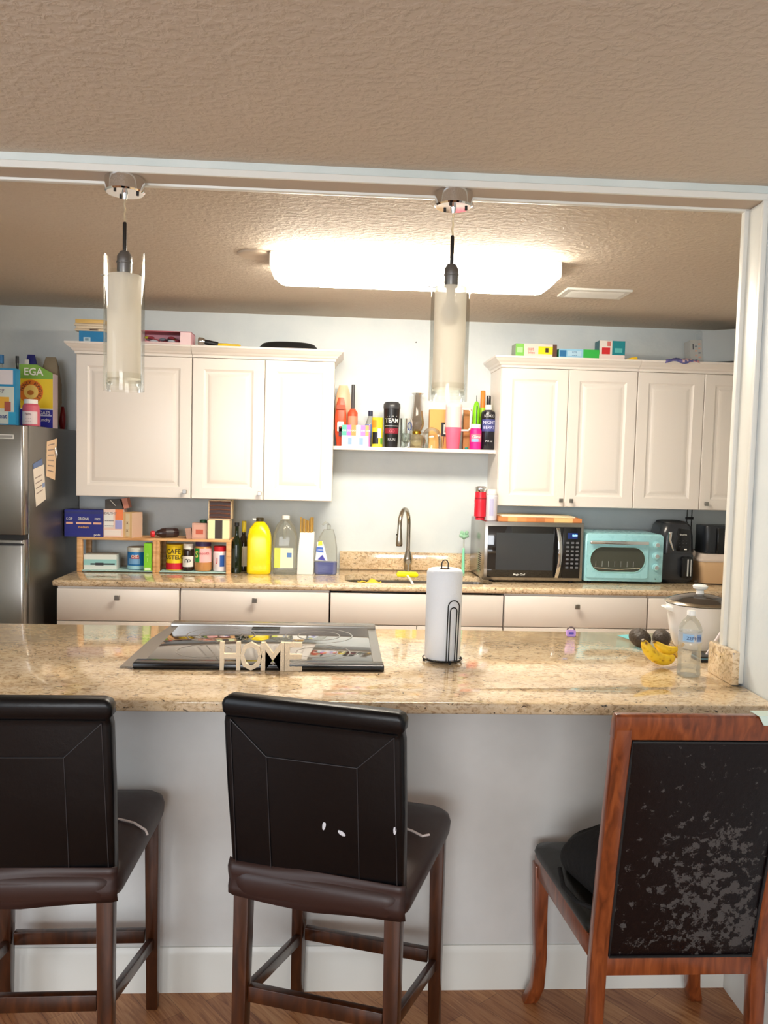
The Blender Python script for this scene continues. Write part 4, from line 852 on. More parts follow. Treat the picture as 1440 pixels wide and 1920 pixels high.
rs = [[(MW/2-.155+sx+.012*math.sin(PI*k/n), y+sy, z) for sx, sy in ((0, 0), (.02, 0), (.02, -.007), (0, -.007))] for k, (_, y, z) in enumerate(pts)]
m.rings(rs, M_CHROME); m.build('handle', dr, bevel=.002)
cpn = MB().box(MW/2-.112, MW/2-.016, -.007, -.0003, .028, MH-.022, M_BLK).build('control_panel', mw, bevel=.001)
m = MB(); m.box(MW/2-.088, MW/2-.034, -.0082, -.0071, MH-.082, MH-.052, P(10, 40, 110)); m.build('screen', cpn)
m = MB(); m.text('12:30', MW/2-.05, MH-.066, .013, mat('blue_digits', (120, 190, 255), .4, emit=4), y=-.0088, bold=.02); m.build('clock_digits', cpn)
m = MB()
for r in range(7):
    for c in range(3): m.prism(rrect(MW/2-.094+c*.026, MW/2-.078+c*.026, MH-.110-r*.022, MH-.100-r*.022, .002, 2), -.0078, -.0071, P(110, 112, 116), 'y')
m.build('button', cpn)
for sx in (-1, 1):
    for y in (.04, .34): MB().lathe([(.012, 0), (.014, .0118)], M_BLKM, (sx*(MW/2-.05), y, 0), 12).build('foot', mw)
MT = CZ+MH+.0008
cx, w, hh = span(935, 1091, 968, 4.33, MT)
zbtop = at(1000, 966, 4.34).z
cb = MB(); n = 9; cl = [P(206, 130, 72), P(228, 172, 106), P(190, 116, 62), P(214, 146, 86), P(236, 196, 130)]
for k in range(n): cb.box(-w/2+w*k/n, -w/2+w*(k+1)/n, 0, .24, 0, .021, cl[(0, 1, 3, 0, 2, 3, 4, 4, 0)[k]])
tag(cb.build('cutting_board', loc=(cx, 4.33, MT)), 'thick striped butcher block board lying on the microwave', 'cutting board')
tag(MB().box(-w/2+.02, w/2-.03, 0, .2, 0, .008, P(240, 224, 188)).build('cutting_board', loc=(cx, 4.35, MT+.0215), bevel=.002), 'thin cream cutting board on top of the butcher block', 'cutting board')
vessel('pepper_mill', 'red grinder with silver top at the microwave corner', 'grinder', 892, 915, 912, 4.37, MT, [(.75, 0), (.78, .05), (.72, .07), (1, .1), (.97, .5), (1, .55), (.92, .72), (.9, .84)], P(206, 30, 48, r=.3), cap=([(.94, .84), (1.02, .88), (1.0, .95), (.6, 1)], M_CHROME), capname='top_cap', band=[(.62, .66, .97, -160, -20, P(150, 20, 34))])
vessel('squeeze_bottle', 'white translucent bottle next to the red grinder', 'bottle', 914, 935, 918, 4.35, MT, [(.9, 0), (1, .03), (1, .78), (.7, .84)], mat('milky_plastic', (216, 214, 222), .3), cap=([(.86, .83), (.86, .97), (.8, 1)], W_), band=[(.15, .7, 1, -120, -80, P(180, 176, 206))])

x0, x1 = at(1097, 1086, z=CZ).x, at(1244, 1090, z=CZ).x; OY = 4.31
x0 = at(1096, 1050, OY).x; x1 = at(1243, 1050, OY).x; OW = x1-x0; OH = at(1160, 1001, OY).z-CZ
x0 += .002
ov = thing('toaster_oven', 'aqua retro toaster oven with oval window right of the microwave', 'toaster oven', ((x0+x1)/2, OY, CZ))
m = MB(); m.prism([(-OW/2, .012), (OW/2, .012), (OW/2, OH-.012), (OW/2-.012, OH), (-OW/2+.012, OH), (-OW/2, OH-.012)], .0, .30, M_TEAL, 'y'); m.build('body', ov, bevel=.006)
dx0, dx1 = -OW/2+.010, OW/2-.085
od = thing('x', '', '') if 0 else None
def oval(x0, x1, z0, z1, r, n=8): return rrect(x0, x1, z0, z1, r, n)
zz0, zz1 = .032, OH-.03
outer = []; inn = oval(dx0+.016, dx1-.016, zz0+.032, zz1-.04, (zz1-zz0-.072)/2-.001, 8)
cxx, czz = (dx0+dx1)/2, (zz0+.032+zz1-.04)/2
for (x, z) in inn:   # project each inner point out to the door rectangle
    ux, uz = (x-cxx)/((dx1-dx0)/2), (z-czz)/((zz1-zz0)/2); k = max(abs(ux), abs(uz), 1e-6); outer.append((cxx+ux/k*(dx1-dx0)/2, min(zz1, max(zz0, czz+uz/k*(zz1-zz0)/2))))
m = MB(); m.rings([[(x, -.0005, z) for x, z in outer], [(x, -.008, z) for x, z in outer], [(x, -.008, z) for x, z in inn], [(x, -.0005, z) for x, z in inn]], M_TEAL, False, False)
od = m.build('door', ov, ang=30)
MB().prism(inn, -.0030, -.0006, mat('oven_window_glass', (70, 72, 62), .06), 'y').build('window_pane', od)
m = MB(); m.tube([(x, -.0095, z) for x, z in oval(dx0+.016, dx1-.016, zz0+.032, zz1-.04, (zz1-zz0-.072)/2-.001, 8)], .0022, P(160, 216, 212), 6, closed=True); m.build('window_rim', od)
m = MB(); m.tube([(dx0+.04, -.005, zz0+.055), (cxx, -.005, zz0+.045), (dx1-.04, -.005, zz0+.055)], .003, M_CHROME, 6)
for k in range(7): m.tube([(dx0+.05+k*.034, -.0045, zz0+.06), (dx0+.05+k*.034, -.0045, zz0+.09)], .0014, M_CHROME, 5)
m.build('rack', od)
m = MB(); m.box(dx0+.008, dx1-.008, -.034, -.022, zz1-.024, zz1-.006, M_CHROME); m.box(dx0+.02, dx0+.035, -.022, -.008, zz1-.02, zz1-.01, M_CHROME).box(dx1-.035, dx1-.02, -.022, -.008, zz1-.02, zz1-.01, M_CHROME); m.build('handle', od, bevel=.003)
for k in range(3):
    z = OH-.055-k*.061; m = MB(); m.X = Matrix.Translation((OW/2-.040, -.0003, z)) @ Matrix.Rotation(math.radians(90), 4, 'X'); m.lathe([(.021, 0), (.021, .004), (.017, .006), (.016, .018), (.013, .02), (0, .02)], M_TEAL, seg=24); kn = m.build('knob', ov)
    m = MB(); m.X = Matrix.Translation((OW/2-.040, -.0203, z)) @ Matrix.Rotation(math.radians(90), 4, 'X'); m.lathe([(.0, .0004), (.011, .0004), (.011, 0)], M_CHROME, seg=20, cap0=False); m.build('knob_face', kn)
MB().lathe([(.003, 0), (.003, .002)], M_BLKM, (0, 0, 0), 8).build('indicator_light', ov, loc=(OW/2-.04, -.0022, .030), rot=(math.radians(90), 0, 0))
for sx in (-1, 1):
    for y in (.04, .25): MB().lathe([(.01, 0), (.012, .0118)], M_BLKM, (sx*(OW/2-.04), y, 0), 12).build('foot', ov)

# air fryer
AY = 4.36; cx, w, hh = span(1240, 1308, 982, AY, CZ); w *= .98
af = thing('air_fryer', 'dark grey air fryer with glossy black control panel', 'air fryer', (cx, AY+w/2, CZ)); q = w/2
gr = mat('charcoal_gloss', (46, 48, 52), .22)
def srect(kx, ky, z, dx=0, r=.55): return [(x+dx, y, z) for x, y in rrect(-q*kx, q*kx, -q*ky, q*1.2*ky, q*r*min(kx, ky), 6)]
MB().rings([srect(.86, .86, .0), srect(.95, .95, .008), srect(1, 1, .03), srect(1, 1, hh*.55), srect(.96, .97, hh*.8), srect(.86, .88, hh*.95), srect(.72, .76, hh)], gr).build('body', af, ang=50)
MB().rings([srect(.74, .78, hh*.985), srect(.7, .74, hh*1.02), srect(.5, .6, hh*1.03)], M_BLKM).build('top_vent', af, ang=50)
m = MB(); m.prism([(-q*.12, hh*.54), (q*.55, hh*.54), (q*.64, hh*.62), (q*.62, hh*.9), (-q*.05, hh*.92), (-q*.2, hh*.62)], -q*1.03, -q*.9, M_BLK, 'y'); cp = m.build('control_panel', af, bevel=.003)
m = MB(); m.text('Gourmia', q*.22, hh*.82, .011, W_, y=-q*1.032, bold=.01); m.box(q*.3, q*.46, -q*1.034, -q*1.03, hh*.565, hh*.585, W_)
for r in range(3):
    for c in range(3): m.lathe([(.003, 0), (.003, .0005)], P(120, 124, 130), (q*.05+c*.018, -q*1.033, hh*.62+r*.016), 8)
m.build('markings', cp)
MB().tube([(-q*.5, -q*.99, hh*.86), (-q*.52, -q*1.0, hh*.72), (-q*.3, -q*1.01, hh*.55)], [.012, .010, .004], M_CHROME, 10).build('chrome_accent', af)
m = MB(); m.prism(rrect(-q*.86, q*.86, hh*.06, hh*.50, .012, 4), -q*1.02, -q*.9, gr, 'y'); dw2 = m.build('basket_drawer', af, bevel=.003)
m = MB(); m.prism(rrect(q*.1, q*.72, hh*.10, hh*.46, .014, 4), -q*1.35, -q*1.02, M_BLK, 'y'); hd_ = m.build('handle', dw2, bevel=.006)
MB().box(q*.38, q*.46, -q*1.352-.001, -q*1.35, hh*.14, hh*.42, M_CHROME).box(q*.56, q*.62, -q*1.352-.001, -q*1.35, hh*.14, hh*.42, M_CHROME).build('handle_trim', hd_)
# black hanging loop utensil behind the air fryer
a = at(1303, 990, 4.56)
m = MB(); zt3 = at(1303, 943, 4.56).z-a.z; m.tube([(-.016, 0, -.16), (-.014, 0, zt3-.02), (-.009, 0, zt3-.004), (0, 0, zt3), (.009, 0, zt3-.004), (.014, 0, zt3-.02), (.013, 0, -.0), (.02, 0, -.13), (.034, 0, -.16)], .0028, M_BLKW, 8)
m.box(-.022, .022, -.006, .006, zt3-.10+.0, zt3-.085, M_BLKM)
u = thing('kitchen_tongs', 'black wire tongs standing upright behind the air fryer', 'tongs', (a.x, 4.56+.08, CZ+.0)); m.X = Matrix(); o = m.build('arms', u, loc=(0, 0, a.z-CZ)); 
zmin = min(v.co.z for v in o.data.vertices)+a.z-CZ
MB().lathe([(.05, 0), (.055, .01), (.055, zmin+.03), (.05, zmin+.03)], M_BLKM, seg=20, sy=.8).build('holder', u)
# food container and coffee maker on it
FYC = 4.36; cx0 = at(1313, 1070, FYC).x
fcn = thing('food_container', 'large beige food container with white lid by the jamb', 'container', (cx0+.15, FYC+.1, CZ))
zt4 = at(1340, 1050, FYC).z-CZ
MB().rings([[(x, y, z) for x, y in rrect(-.15*k, .15*k, -.1*k, .1*k, .03)] for z, k in ((0, .9), (.01, .93), (zt4-.01, 1))], P(222, 186, 144, r=.3)).build('tub', fcn)
MB().rings([[(x, y, z) for x, y in rrect(-.15*k, .15*k, -.1*k, .1*k, .03)] for z, k in ((zt4-.012, 1.02), (zt4-.006, 1.04), (zt4+.004, 1.03), (zt4+.012, .96), (zt4+.03, .9))], P(216, 200, 186, r=.35)).build('lid', fcn)
MB().prism([(-.17, zt4-.02), (-.15, zt4-.01), (-.145, zt4+.03), (-.152, zt4+.045), (-.16, zt4+.03)], -.02, .02, P(220, 206, 192), 'y').build('clip', fcn)
ckz = CZ+zt4+.031; cx1 = at(1320, 1000, FYC+.04).x
cm = thing('coffee_maker', 'glossy black appliance stacked on the beige food container', 'appliance', (cx1+.11, FYC+.10, ckz))
zt5 = at(1340, 986, FYC+.04).z-ckz
MB().prism(rrect(-.105, .105, -.07, .08, .03), 0, zt5, mat('graphite_plastic', (34, 38, 44), .3), 'z').build('body', cm, bevel=.005)
MB().prism(rrect(-.045, .10, -.085, -.06, .01), .002, zt5-.012, M_BLK, 'z').build('front_panel', cm, bevel=.003)
MB().prism(rrect(0.005, .03, -.10, -.08, .004), .005, zt5-.05, mat('dark_handle', (60, 62, 64), .2, .5), 'z').build('handle', cm, bevel=.003)
# power cord
m = MB(); pts = [Vector((at(px, 1098, 4.33).x, yy, CZ+.004)) for px, yy in ((1306, 4.345), (1325, 4.33), (1345, 4.325), (1372, 4.325), (1400, 4.33))]
c0 = pts[0].copy(); c0.z = CZ
tag(MB().tube([p-c0 for p in pts], .0032, M_BLKM, 8).build('power_cord', loc=c0), 'black power cord curving in front of the beige container', 'cord')
a = at(1300, 1090, z=CZ); tag(MB().lathe([(.008, 0), (.01, .004), (.006, .012)], P(170, 150, 130)).build('bottle_stopper', loc=(a.x, a.y-.03, CZ)), 'tiny grey stopper on the counter beside the cord', 'stopper')

# ------------------------------------------------------------------ island: range, letters, towel, fruit, cooker
rg = thing('slide_in_range', 'slide-in electric range with black glass cooktop in the island', 'range', ((RX0+RX1)/2, RY0, 0))
rw = (RX1-RX0)/2; rd = RY1-RY0
MB().box(-rw+.004, rw-.004, .004, rd-.03, .0, .905, mat('range_body_enamel', (40, 40, 40), .4)).build('body', rg)
MB().box(-rw+.03, rw-.03, .045, rd-.045, .916, .922, M_CTOP).build('glass_top', rg, bevel=.0015)
m = MB()   # stainless side flanges resting on the granite
m.prism([(-rw-.028, .0), (-rw+.03, .0), (-rw+.03, rd-.04), (-rw+.0, rd-.04), (-rw-.022, rd*.6)], .9155, .920, M_STEEL, 'z').build('side_flange', rg, bevel=.0008, seg=1)
m = MB(); m.prism([(rw-.03, .0), (rw-.0, .0), (rw-.0, rd-.04), (rw-.03, rd-.04)], .9155, .920, M_STEEL, 'z').build('side_flange', rg, bevel=.0008, seg=1)
MB().box(-rw+.012, rw, -.012, .042, .9155, .934, M_BLK).build('rear_trim', rg, bevel=.004)
MB().box(-rw+.0, rw-.0, rd-.044, rd+.01, .86, .930, M_STEEL).build('front_rail', rg, bevel=.006)
m = MB().box(-rw+.02, rw-.02, rd-.03, rd, .15, .84, M_STEEL); m.build('oven_door', rg, bevel=.004)
wr = mat('burner_ring_print', (120, 114, 106), .12)
def burner(x, y, r):
    m = MB()
    for rr_ in (r, r*.62) if r > .09 else (r,): m.lathe([(rr_, .9224), (rr_+.004, .9224)], wr, (x, y, 0), 40, False, False)
    m.build('burner_ring', rg)
burner(-.19, .20, .085); burner(-.17, .44, .115); burner(.17, .20, .105); burner(.17, .45, .115)
MB().box(-.075, .025, rd-.11, rd-.05, .9223, .9227, mat('control_display', (12, 12, 13), .04)).build('touch_display', rg)

glit = mat('glitter_gold_cream', (246, 226, 194), .35, .1, bump=(420, .5))
a = at(413, 1256, z=ZI); b = at(567, 1255, z=ZI)
hm = thing('letter_sign', 'glittery cream HOME letter sign standing before the cooktop', 'sign', ((a.x+b.x)/2, (a.y+b.y)/2-.0, ZI+.0008))
tw = b.x-a.x; th_ = at(488, 1203, hm.location.y).z-ZI
def letter(ch, cx, wd):
    v, f = text_geo(ch, .012); xs_ = [p[0] for p in v]; zs_ = [p[1] for p in v]; sx = wd/(max(xs_)-min(xs_)); sz = th_/(max(zs_)-min(zs_)); mx_ = (max(xs_)+min(xs_))/2; mz = min(zs_)
    bm = bmesh.new(); vv = [bm.verts.new(((p[0]-mx_)*sx+cx, 0, (p[1]-mz)*sz)) for p in v]
    for q_ in f: bm.faces.new([vv[i] for i in q_])
    bmesh.ops.remove_doubles(bm, verts=bm.verts, dist=1e-5)
    r = bmesh.ops.extrude_face_region(bm, geom=bm.faces[:]); bmesh.ops.translate(bm, verts=[g for g in r['geom'] if isinstance(g, bmesh.types.BMVert)], vec=(0, -.016, 0)); bmesh.ops.recalc_face_normals(bm, faces=bm.faces)
    me = bpy.data.meshes.new('letter'); bm.to_mesh(me); bm.free(); me.materials.append(glit); o = bpy.data.objects.new('letter', me); COL.objects.link(o); o.parent = hm
letter('H', -tw*.38, tw*.25); letter('O', -tw*.125, tw*.27); letter('M', tw*.14, tw*.29); letter('E', tw*.39, tw*.22)

c = at(829, 1238, z=ZI)
RYY = c.y
tb = thing('paper_towel_holder', 'black wire paper towel stand on the island', 'towel holder', (c.x, RYY, ZI+.0005))
Rb = .062; hr = at(829, 1066, RYY).z-ZI
m = MB(); m.tube([(Rb*math.cos(a), Rb*math.sin(a), .008) for a in [2*PI*k/32 for k in range(32)]], .0022, M_BLKW, 8, closed=True)
m.tube([(.035*math.cos(a), .035*math.sin(a), .008) for a in [2*PI*k/24 for k in range(24)]], .0018, M_BLKW, 6, closed=True)
for a in (0, PI/2, PI, 3*PI/2): m.tube([(.0, 0, .008), (Rb*math.cos(a+.35), Rb*math.sin(a+.35), .008)], .0018, M_BLKW, 6)
m.build('base_ring', tb)
m = MB()
for a in (195, 285, 15, 105): m.ball((Rb*math.cos(math.radians(a)), Rb*math.sin(math.radians(a)), .0045), .0045, M_BLKW, 10, 6)
m.build('foot', tb)
zt6 = at(829, 1050, RYY).z-ZI
m = MB(); m.tube([(-.010, 0, .008), (-.010, 0, zt6-.010), (-.007, 0, zt6-.003), (0, 0, zt6), (.007, 0, zt6-.003), (.010, 0, zt6-.010), (.010, 0, .008)], .0019, M_BLKW, 8); m.build('spindle', tb)
def hoop(w_, z1, dx):
    n = 12; return [(dx-w_-.002, 0, .008)]+[(dx+w_*math.cos(a), 0, z1-w_+w_*math.sin(a)) for a in [PI-PI*k/n for k in range(n+1)]]+[(dx+w_-.004, 0, .008)]
zl_ = at(846, 1127, RYY-.06).z-ZI
m = MB(); m.tube([(x, -Rb+.001, z) for x, _, z in hoop(.0195, zl_, 0)], .0019, M_BLKW, 8); m.tube([(x, -Rb+.001, z) for x, _, z in hoop(.0115, zl_-.022, 0)], .0019, M_BLKW, 8)
o = m.build('tension_arm', tb, rz=math.radians(20), loc=(.003, 0, 0))
ro = thing('paper_towel_roll', 'full white paper towel roll on the black wire stand', 'paper towel', (c.x, RYY, ZI+.011))
rp = (at(863, 1150, RYY).x-at(795, 1150, RYY).x)/2-.001
MB().lathe([(.018, 0), (rp-.002, 0), (rp, .003), (rp, hr-.022), (rp-.004, hr-.014), (rp-.010, hr-.011), (.018, hr-.011)], M_PAPER, seg=48, cap0=False, cap1=False).build('paper', ro)
MB().lathe([(.018, 0.001), (.0175, .001), (.0175, hr-.0115), (.018, hr-.0115)], P(180, 150, 110, r=.8), cap0=False, cap1=False).build('core', ro)

def avocado(label, px, py, w_, rz):
    a = at(px, py, z=ZI+.03); m = MB(); n = 12; L_ = w_*1.25
    m.X = Matrix.Translation((0, 0, w_/2)) @ Matrix.Rotation(rz, 4, 'Z') @ Matrix.Rotation(math.radians(82), 4, 'Y')
    m.lathe([(0, -L_/2)]+[(w_/2*math.sin(PI*k/n)**.9*(1.0-.16*k/n), -L_/2*math.cos(PI*k/n)) for k in range(1, n)]+[(0, L_/2)], mat('avocado_skin', (58, 46, 34), .42, bump=(120, .6)), seg=24)
    s_ = MB(); s_.X = m.X; s_.lathe([(.0035, L_/2-.002), (.003, L_/2+.004)], P(120, 90, 60)); 
    o = m.build('avocado', loc=(a.x, a.y, ZI+.001)); s_.build('stem', o); return tag(o, label, 'avocado', 'avocados behind the bananas')
avocado('left dark avocado behind the banana tips', 1199, 1199, .070, 1.9)
avocado('right brownish avocado touching the slow cooker', 1240, 1199, .068, 1.2)
# bananas
def banana(label, p0, p1, sag, rad, tilt, seed):
    m = MB(); n = 14; pts = []; rs = []
    a = Vector(p0); b = Vector(p1)
    for k in range(n+1):
        t = k/n; p = a.lerp(b, t); p += Vector(tilt)*math.sin(PI*t); pts.append(p)
        rs.append(rad*(.34 if k == 0 else .55 if k == 1 else .82 if k == 2 else .95 if k in (3, n-2) else .7 if k == n-1 else .28 if k == n else 1.0))
    c_ = sum(pts, Vector())/len(pts); c_.z = ZI+.0005
    o = MB().tube([p-c_ for p in pts], rs, M_BAN, 6).build('banana', loc=c_, ang=70, sub=1)
    st = MB().tube([pts[0]-c_, pts[0]-c_+(pts[0]-pts[1]).normalized()*.018+Vector((0, 0, .004))], [rad*.3, rad*.25], P(196, 150, 40), 6).build('stem', o)
    tip = MB().tube([pts[-1]-c_, pts[-1]-c_+(pts[-1]-pts[-2]).normalized()*.005], [rad*.26, rad*.15], P(60, 44, 24), 6).build('tip', o)
    zm = min((o.matrix_world @ v.co).z for v in o.data.vertices)
    return tag(o, label, 'banana', 'ripe bananas beside the water bottle')
def banana_mat():
    m, nt, b, new, L = graph('ripe_banana_peel'); tc = new('ShaderNodeTexCoord'); n = new('ShaderNodeTexNoise'); n.inputs['Scale'].default_value = 55; n.inputs['Detail'].default_value = 4; L(tc.outputs['Object'], n.inputs['Vector'])
    r = ramp(new, [(.30, (120, 76, 26)), (.37, (214, 164, 30)), (.46, (240, 200, 40)), (.7, (244, 206, 60))]); L(n.outputs['Fac'], r.inputs[0]); L(r.outputs[0], b.inputs['Base Color']); b.inputs['Roughness'].default_value = .4; return m
M_BAN = banana_mat()
def path(pts, y0, y1):
    n = len(pts)-1; return [at(px, py, y0+(y1-y0)*i/n) for i, (px, py) in enumerate(pts)]
def banana(label, pts, rad, rest=0):
    pts = [p.copy() for p in pts]
    lo = min(p.z for p in pts)-ZI-rad*.97-rest
    for p in pts: p.z -= lo
    n = len(pts); rs = [rad*(.38 if k == 0 else .8 if k == 1 else .35 if k == n-1 else .82 if k == n-2 else 1) for k in range(n)]
    c_ = Vector((pts[n//2].x, pts[n//2].y, ZI))
    o = MB().tube([p-c_ for p in pts], rs, M_BAN, 7).build('banana', loc=c_, ang=70, sub=1)
    MB().tube([pts[-1]-c_, pts[-1]-c_+(pts[-1]-pts[-2]).normalized()*.022], [rad*.36, rad*.26], P(196, 150, 40), 6).build('stem', o)
    MB().tube([pts[0]-c_, pts[0]-c_+(pts[0]-pts[1]).normalized()*.004], [rad*.34, rad*.2], P(110, 84, 34), 6).build('tip', o)
    return tag(o, label, 'banana', 'ripe bananas beside the water bottle')
banana('front banana curving down onto the granite', path([(1206, 1200), (1210, 1209), (1217, 1221), (1229, 1231), (1243, 1237), (1256, 1236), (1266, 1229)], 2.50, 2.53), .0225)
banana('middle banana leaning on the front banana', path([(1227, 1202), (1234, 1209), (1243, 1216), (1253, 1219), (1263, 1218), (1272, 1212)], 2.545, 2.555), .019, .026)
a = at(1071, 1194, z=ZI); kt = thing('toy_charm', 'small purple charm with a dark loop at the far edge of the island', 'charm', (a.x, a.y, ZI+.0008))
m = MB(); m.prism(rrect(-.017, .017, 0, .024, .006), 0, .012, P(196, 160, 240), 'y'); m.prism(rrect(-.009, .009, .008, .016, .002), -.0006, .0002, P(80, 80, 200), 'y'); m.build('body', kt)
MB().tube([(.014*math.cos(k), .006, .022+.012*math.sin(k)) for k in [PI*i/8 for i in range(9)]], .0028, P(96, 84, 90), 6).build('loop', kt)

# water bottle
c = at(1295, 1267, z=ZI); cxw, ww, wh = span(1275, 1317, 1145, c.y, ZI)
wb_ = thing('water_bottle', 'clear plastic water bottle with blue label on the island', 'bottle', (cxw, c.y+.0, ZI+.0008)); q = ww/2
prof = [(.75, 0), (.95, .012), (1, .03)]+[(1-(.05 if k % 2 else 0), .06+k*.045) for k in range(10)]+[(1, .52), (.97, .53), (.97, .68), (1, .70), (.92, .76), (.66, .85), (.36, .90), (.33, .93)]
MB().lathe([(r*q, z*wh) for r, z in prof], M_PLAS, seg=36).build('body', wb_)
MB().lathe([(.37*q, .93*wh), (.37*q, .99*wh), (.33*q, wh)], M_WHITE, seg=20).build('cap', wb_)
m = MB().arcband(q*.985, wh*.53, wh*.68, -180, 180, thin_glass('label_film', (235, 240, 250), .5, .5, (225, 232, 245)), seg=36).arcband(q*.995, wh*.55, wh*.66, -150, -95, P(150, 190, 225)).arcband(q*.995, wh*.55, wh*.66, -80, -50, P(110, 140, 185)); m.text('ZEPHYR', 0, wh*.6, .014, P(30, 50, 110), wrap=q+.001); m.build('label_wrap', wb_)
MB().lathe([(r*q*.96, max(.002, z*wh)) for r, z in prof[:6]], thin_glass('still_water', (248, 250, 250), .4, .05), seg=30).build('contents', wb_)

# slow cooker
c = at(1303, 1232, z=ZI); SY = 2.82
sl, sr = at(1250, 1140, SY), at(1372, 1140, SY); q = (sr.x-sl.x)/2; scx = (sl.x+sr.x)/2
zr_ = at(1310, 1138, SY-q*.6).z-ZI; zb_ = 0
sc_ = thing('slow_cooker', 'white slow cooker with glass lid at the right end of the island', 'slow cooker', (scx, SY, ZI+.0008))
MB().lathe([(q*.66, 0), (q*.7, .006), (q*.78, .03), (q*.86, zr_*.5), (q*.93, zr_*.9), (q*.97, zr_*.97), (q*.99, zr_), (q*.93, zr_), (q*.8, zr_*.5), (0, .03)], mat('white_gloss_enamel', (232, 230, 228), .22), seg=48, cap1=False).build('pot', sc_)
MB().lathe([(q*.97, zr_+.001), (q*1.0, zr_+.004), (q*.97, zr_+.008), (q*.90, zr_+.012)], M_NICK, seg=48, cap0=False, cap1=False).build('lid_rim', sc_)
MB().lathe([(q*.93, zr_+.010), (q*.7, zr_+.022), (q*.4, zr_+.031), (0.015, zr_+.035)], thin_glass('smoky_lid_glass', (170, 160, 150), 1.8, .25, (110, 100, 92)), seg=48, cap0=False, cap1=False).build('lid', sc_)
MB().lathe([(.014, zr_+.034), (.012, zr_+.046), (.024, zr_+.054), (.026, zr_+.062), (.02, zr_+.066), (0, zr_+.067)], M_WHITE, seg=24).build('lid_knob', sc_)
for s_ in (-1, 1):
    m = MB(); m.rings([[(s_*(q*.86), -.03, zr_*.80), (s_*(q*.86), .03, zr_*.80), (s_*(q*.90), .03, zr_*.93), (s_*(q*.90), -.03, zr_*.93)], [(s_*(q*1.12), -.022, zr_*.88), (s_*(q*1.12), .022, zr_*.88), (s_*(q*1.12), .022, zr_*.93), (s_*(q*1.12), -.022, zr_*.93)]], M_WHITE); m.build('handle', sc_, bevel=.004)
for k in range(3):
    a = math.radians(-90+120*k); MB().lathe([(.01, -.0), (.01, .008)], M_BLKM, (q*.55*math.cos(a), q*.55*math.sin(a), 0), 10).build('foot', sc_)
a = at(1320, 1237, z=ZI); b = at(1366, 1166, Y=2.61)
st = MB().tube([(0, 0, .004), ((b.x-a.x), (2.61-a.y), b.z-ZI)], [.004, .0055], P(236, 226, 230), 10).build('spoon_handle', loc=(a.x, a.y, ZI+.001))
tag(st, 'slim white stick leaning in front of the slow cooker by the right jamb', 'stick')
a = at(1326, 1243, z=ZI)
ph = MB(); ph.prism(rrect(-.02, .024, -.03, .04, .006), 0, .008, K_, 'z'); ph.prism(rrect(-.019, .023, -.029, .039, .006), .008, .013, P(90, 130, 150), 'z'); ph.prism(rrect(-.019, .023, -.029, .039, .006), .013, .018, K_, 'z')
tag(ph.build('scrub_sponge', loc=(a.x-.004, a.y+.035, ZI+.0008)), 'dark layered pad between the water bottle and granite upstand', 'pad')
a = at(1177, 1196, z=ZI); m = MB(); m.box(-.025, .03, -.03, .045, 0, .0015, P(110, 190, 196)); tag(m.build('paper_napkin', loc=(a.x+.01, a.y, ZI+.0006), rz=.3), 'teal paper corner peeking out left of the avocados', 'paper')

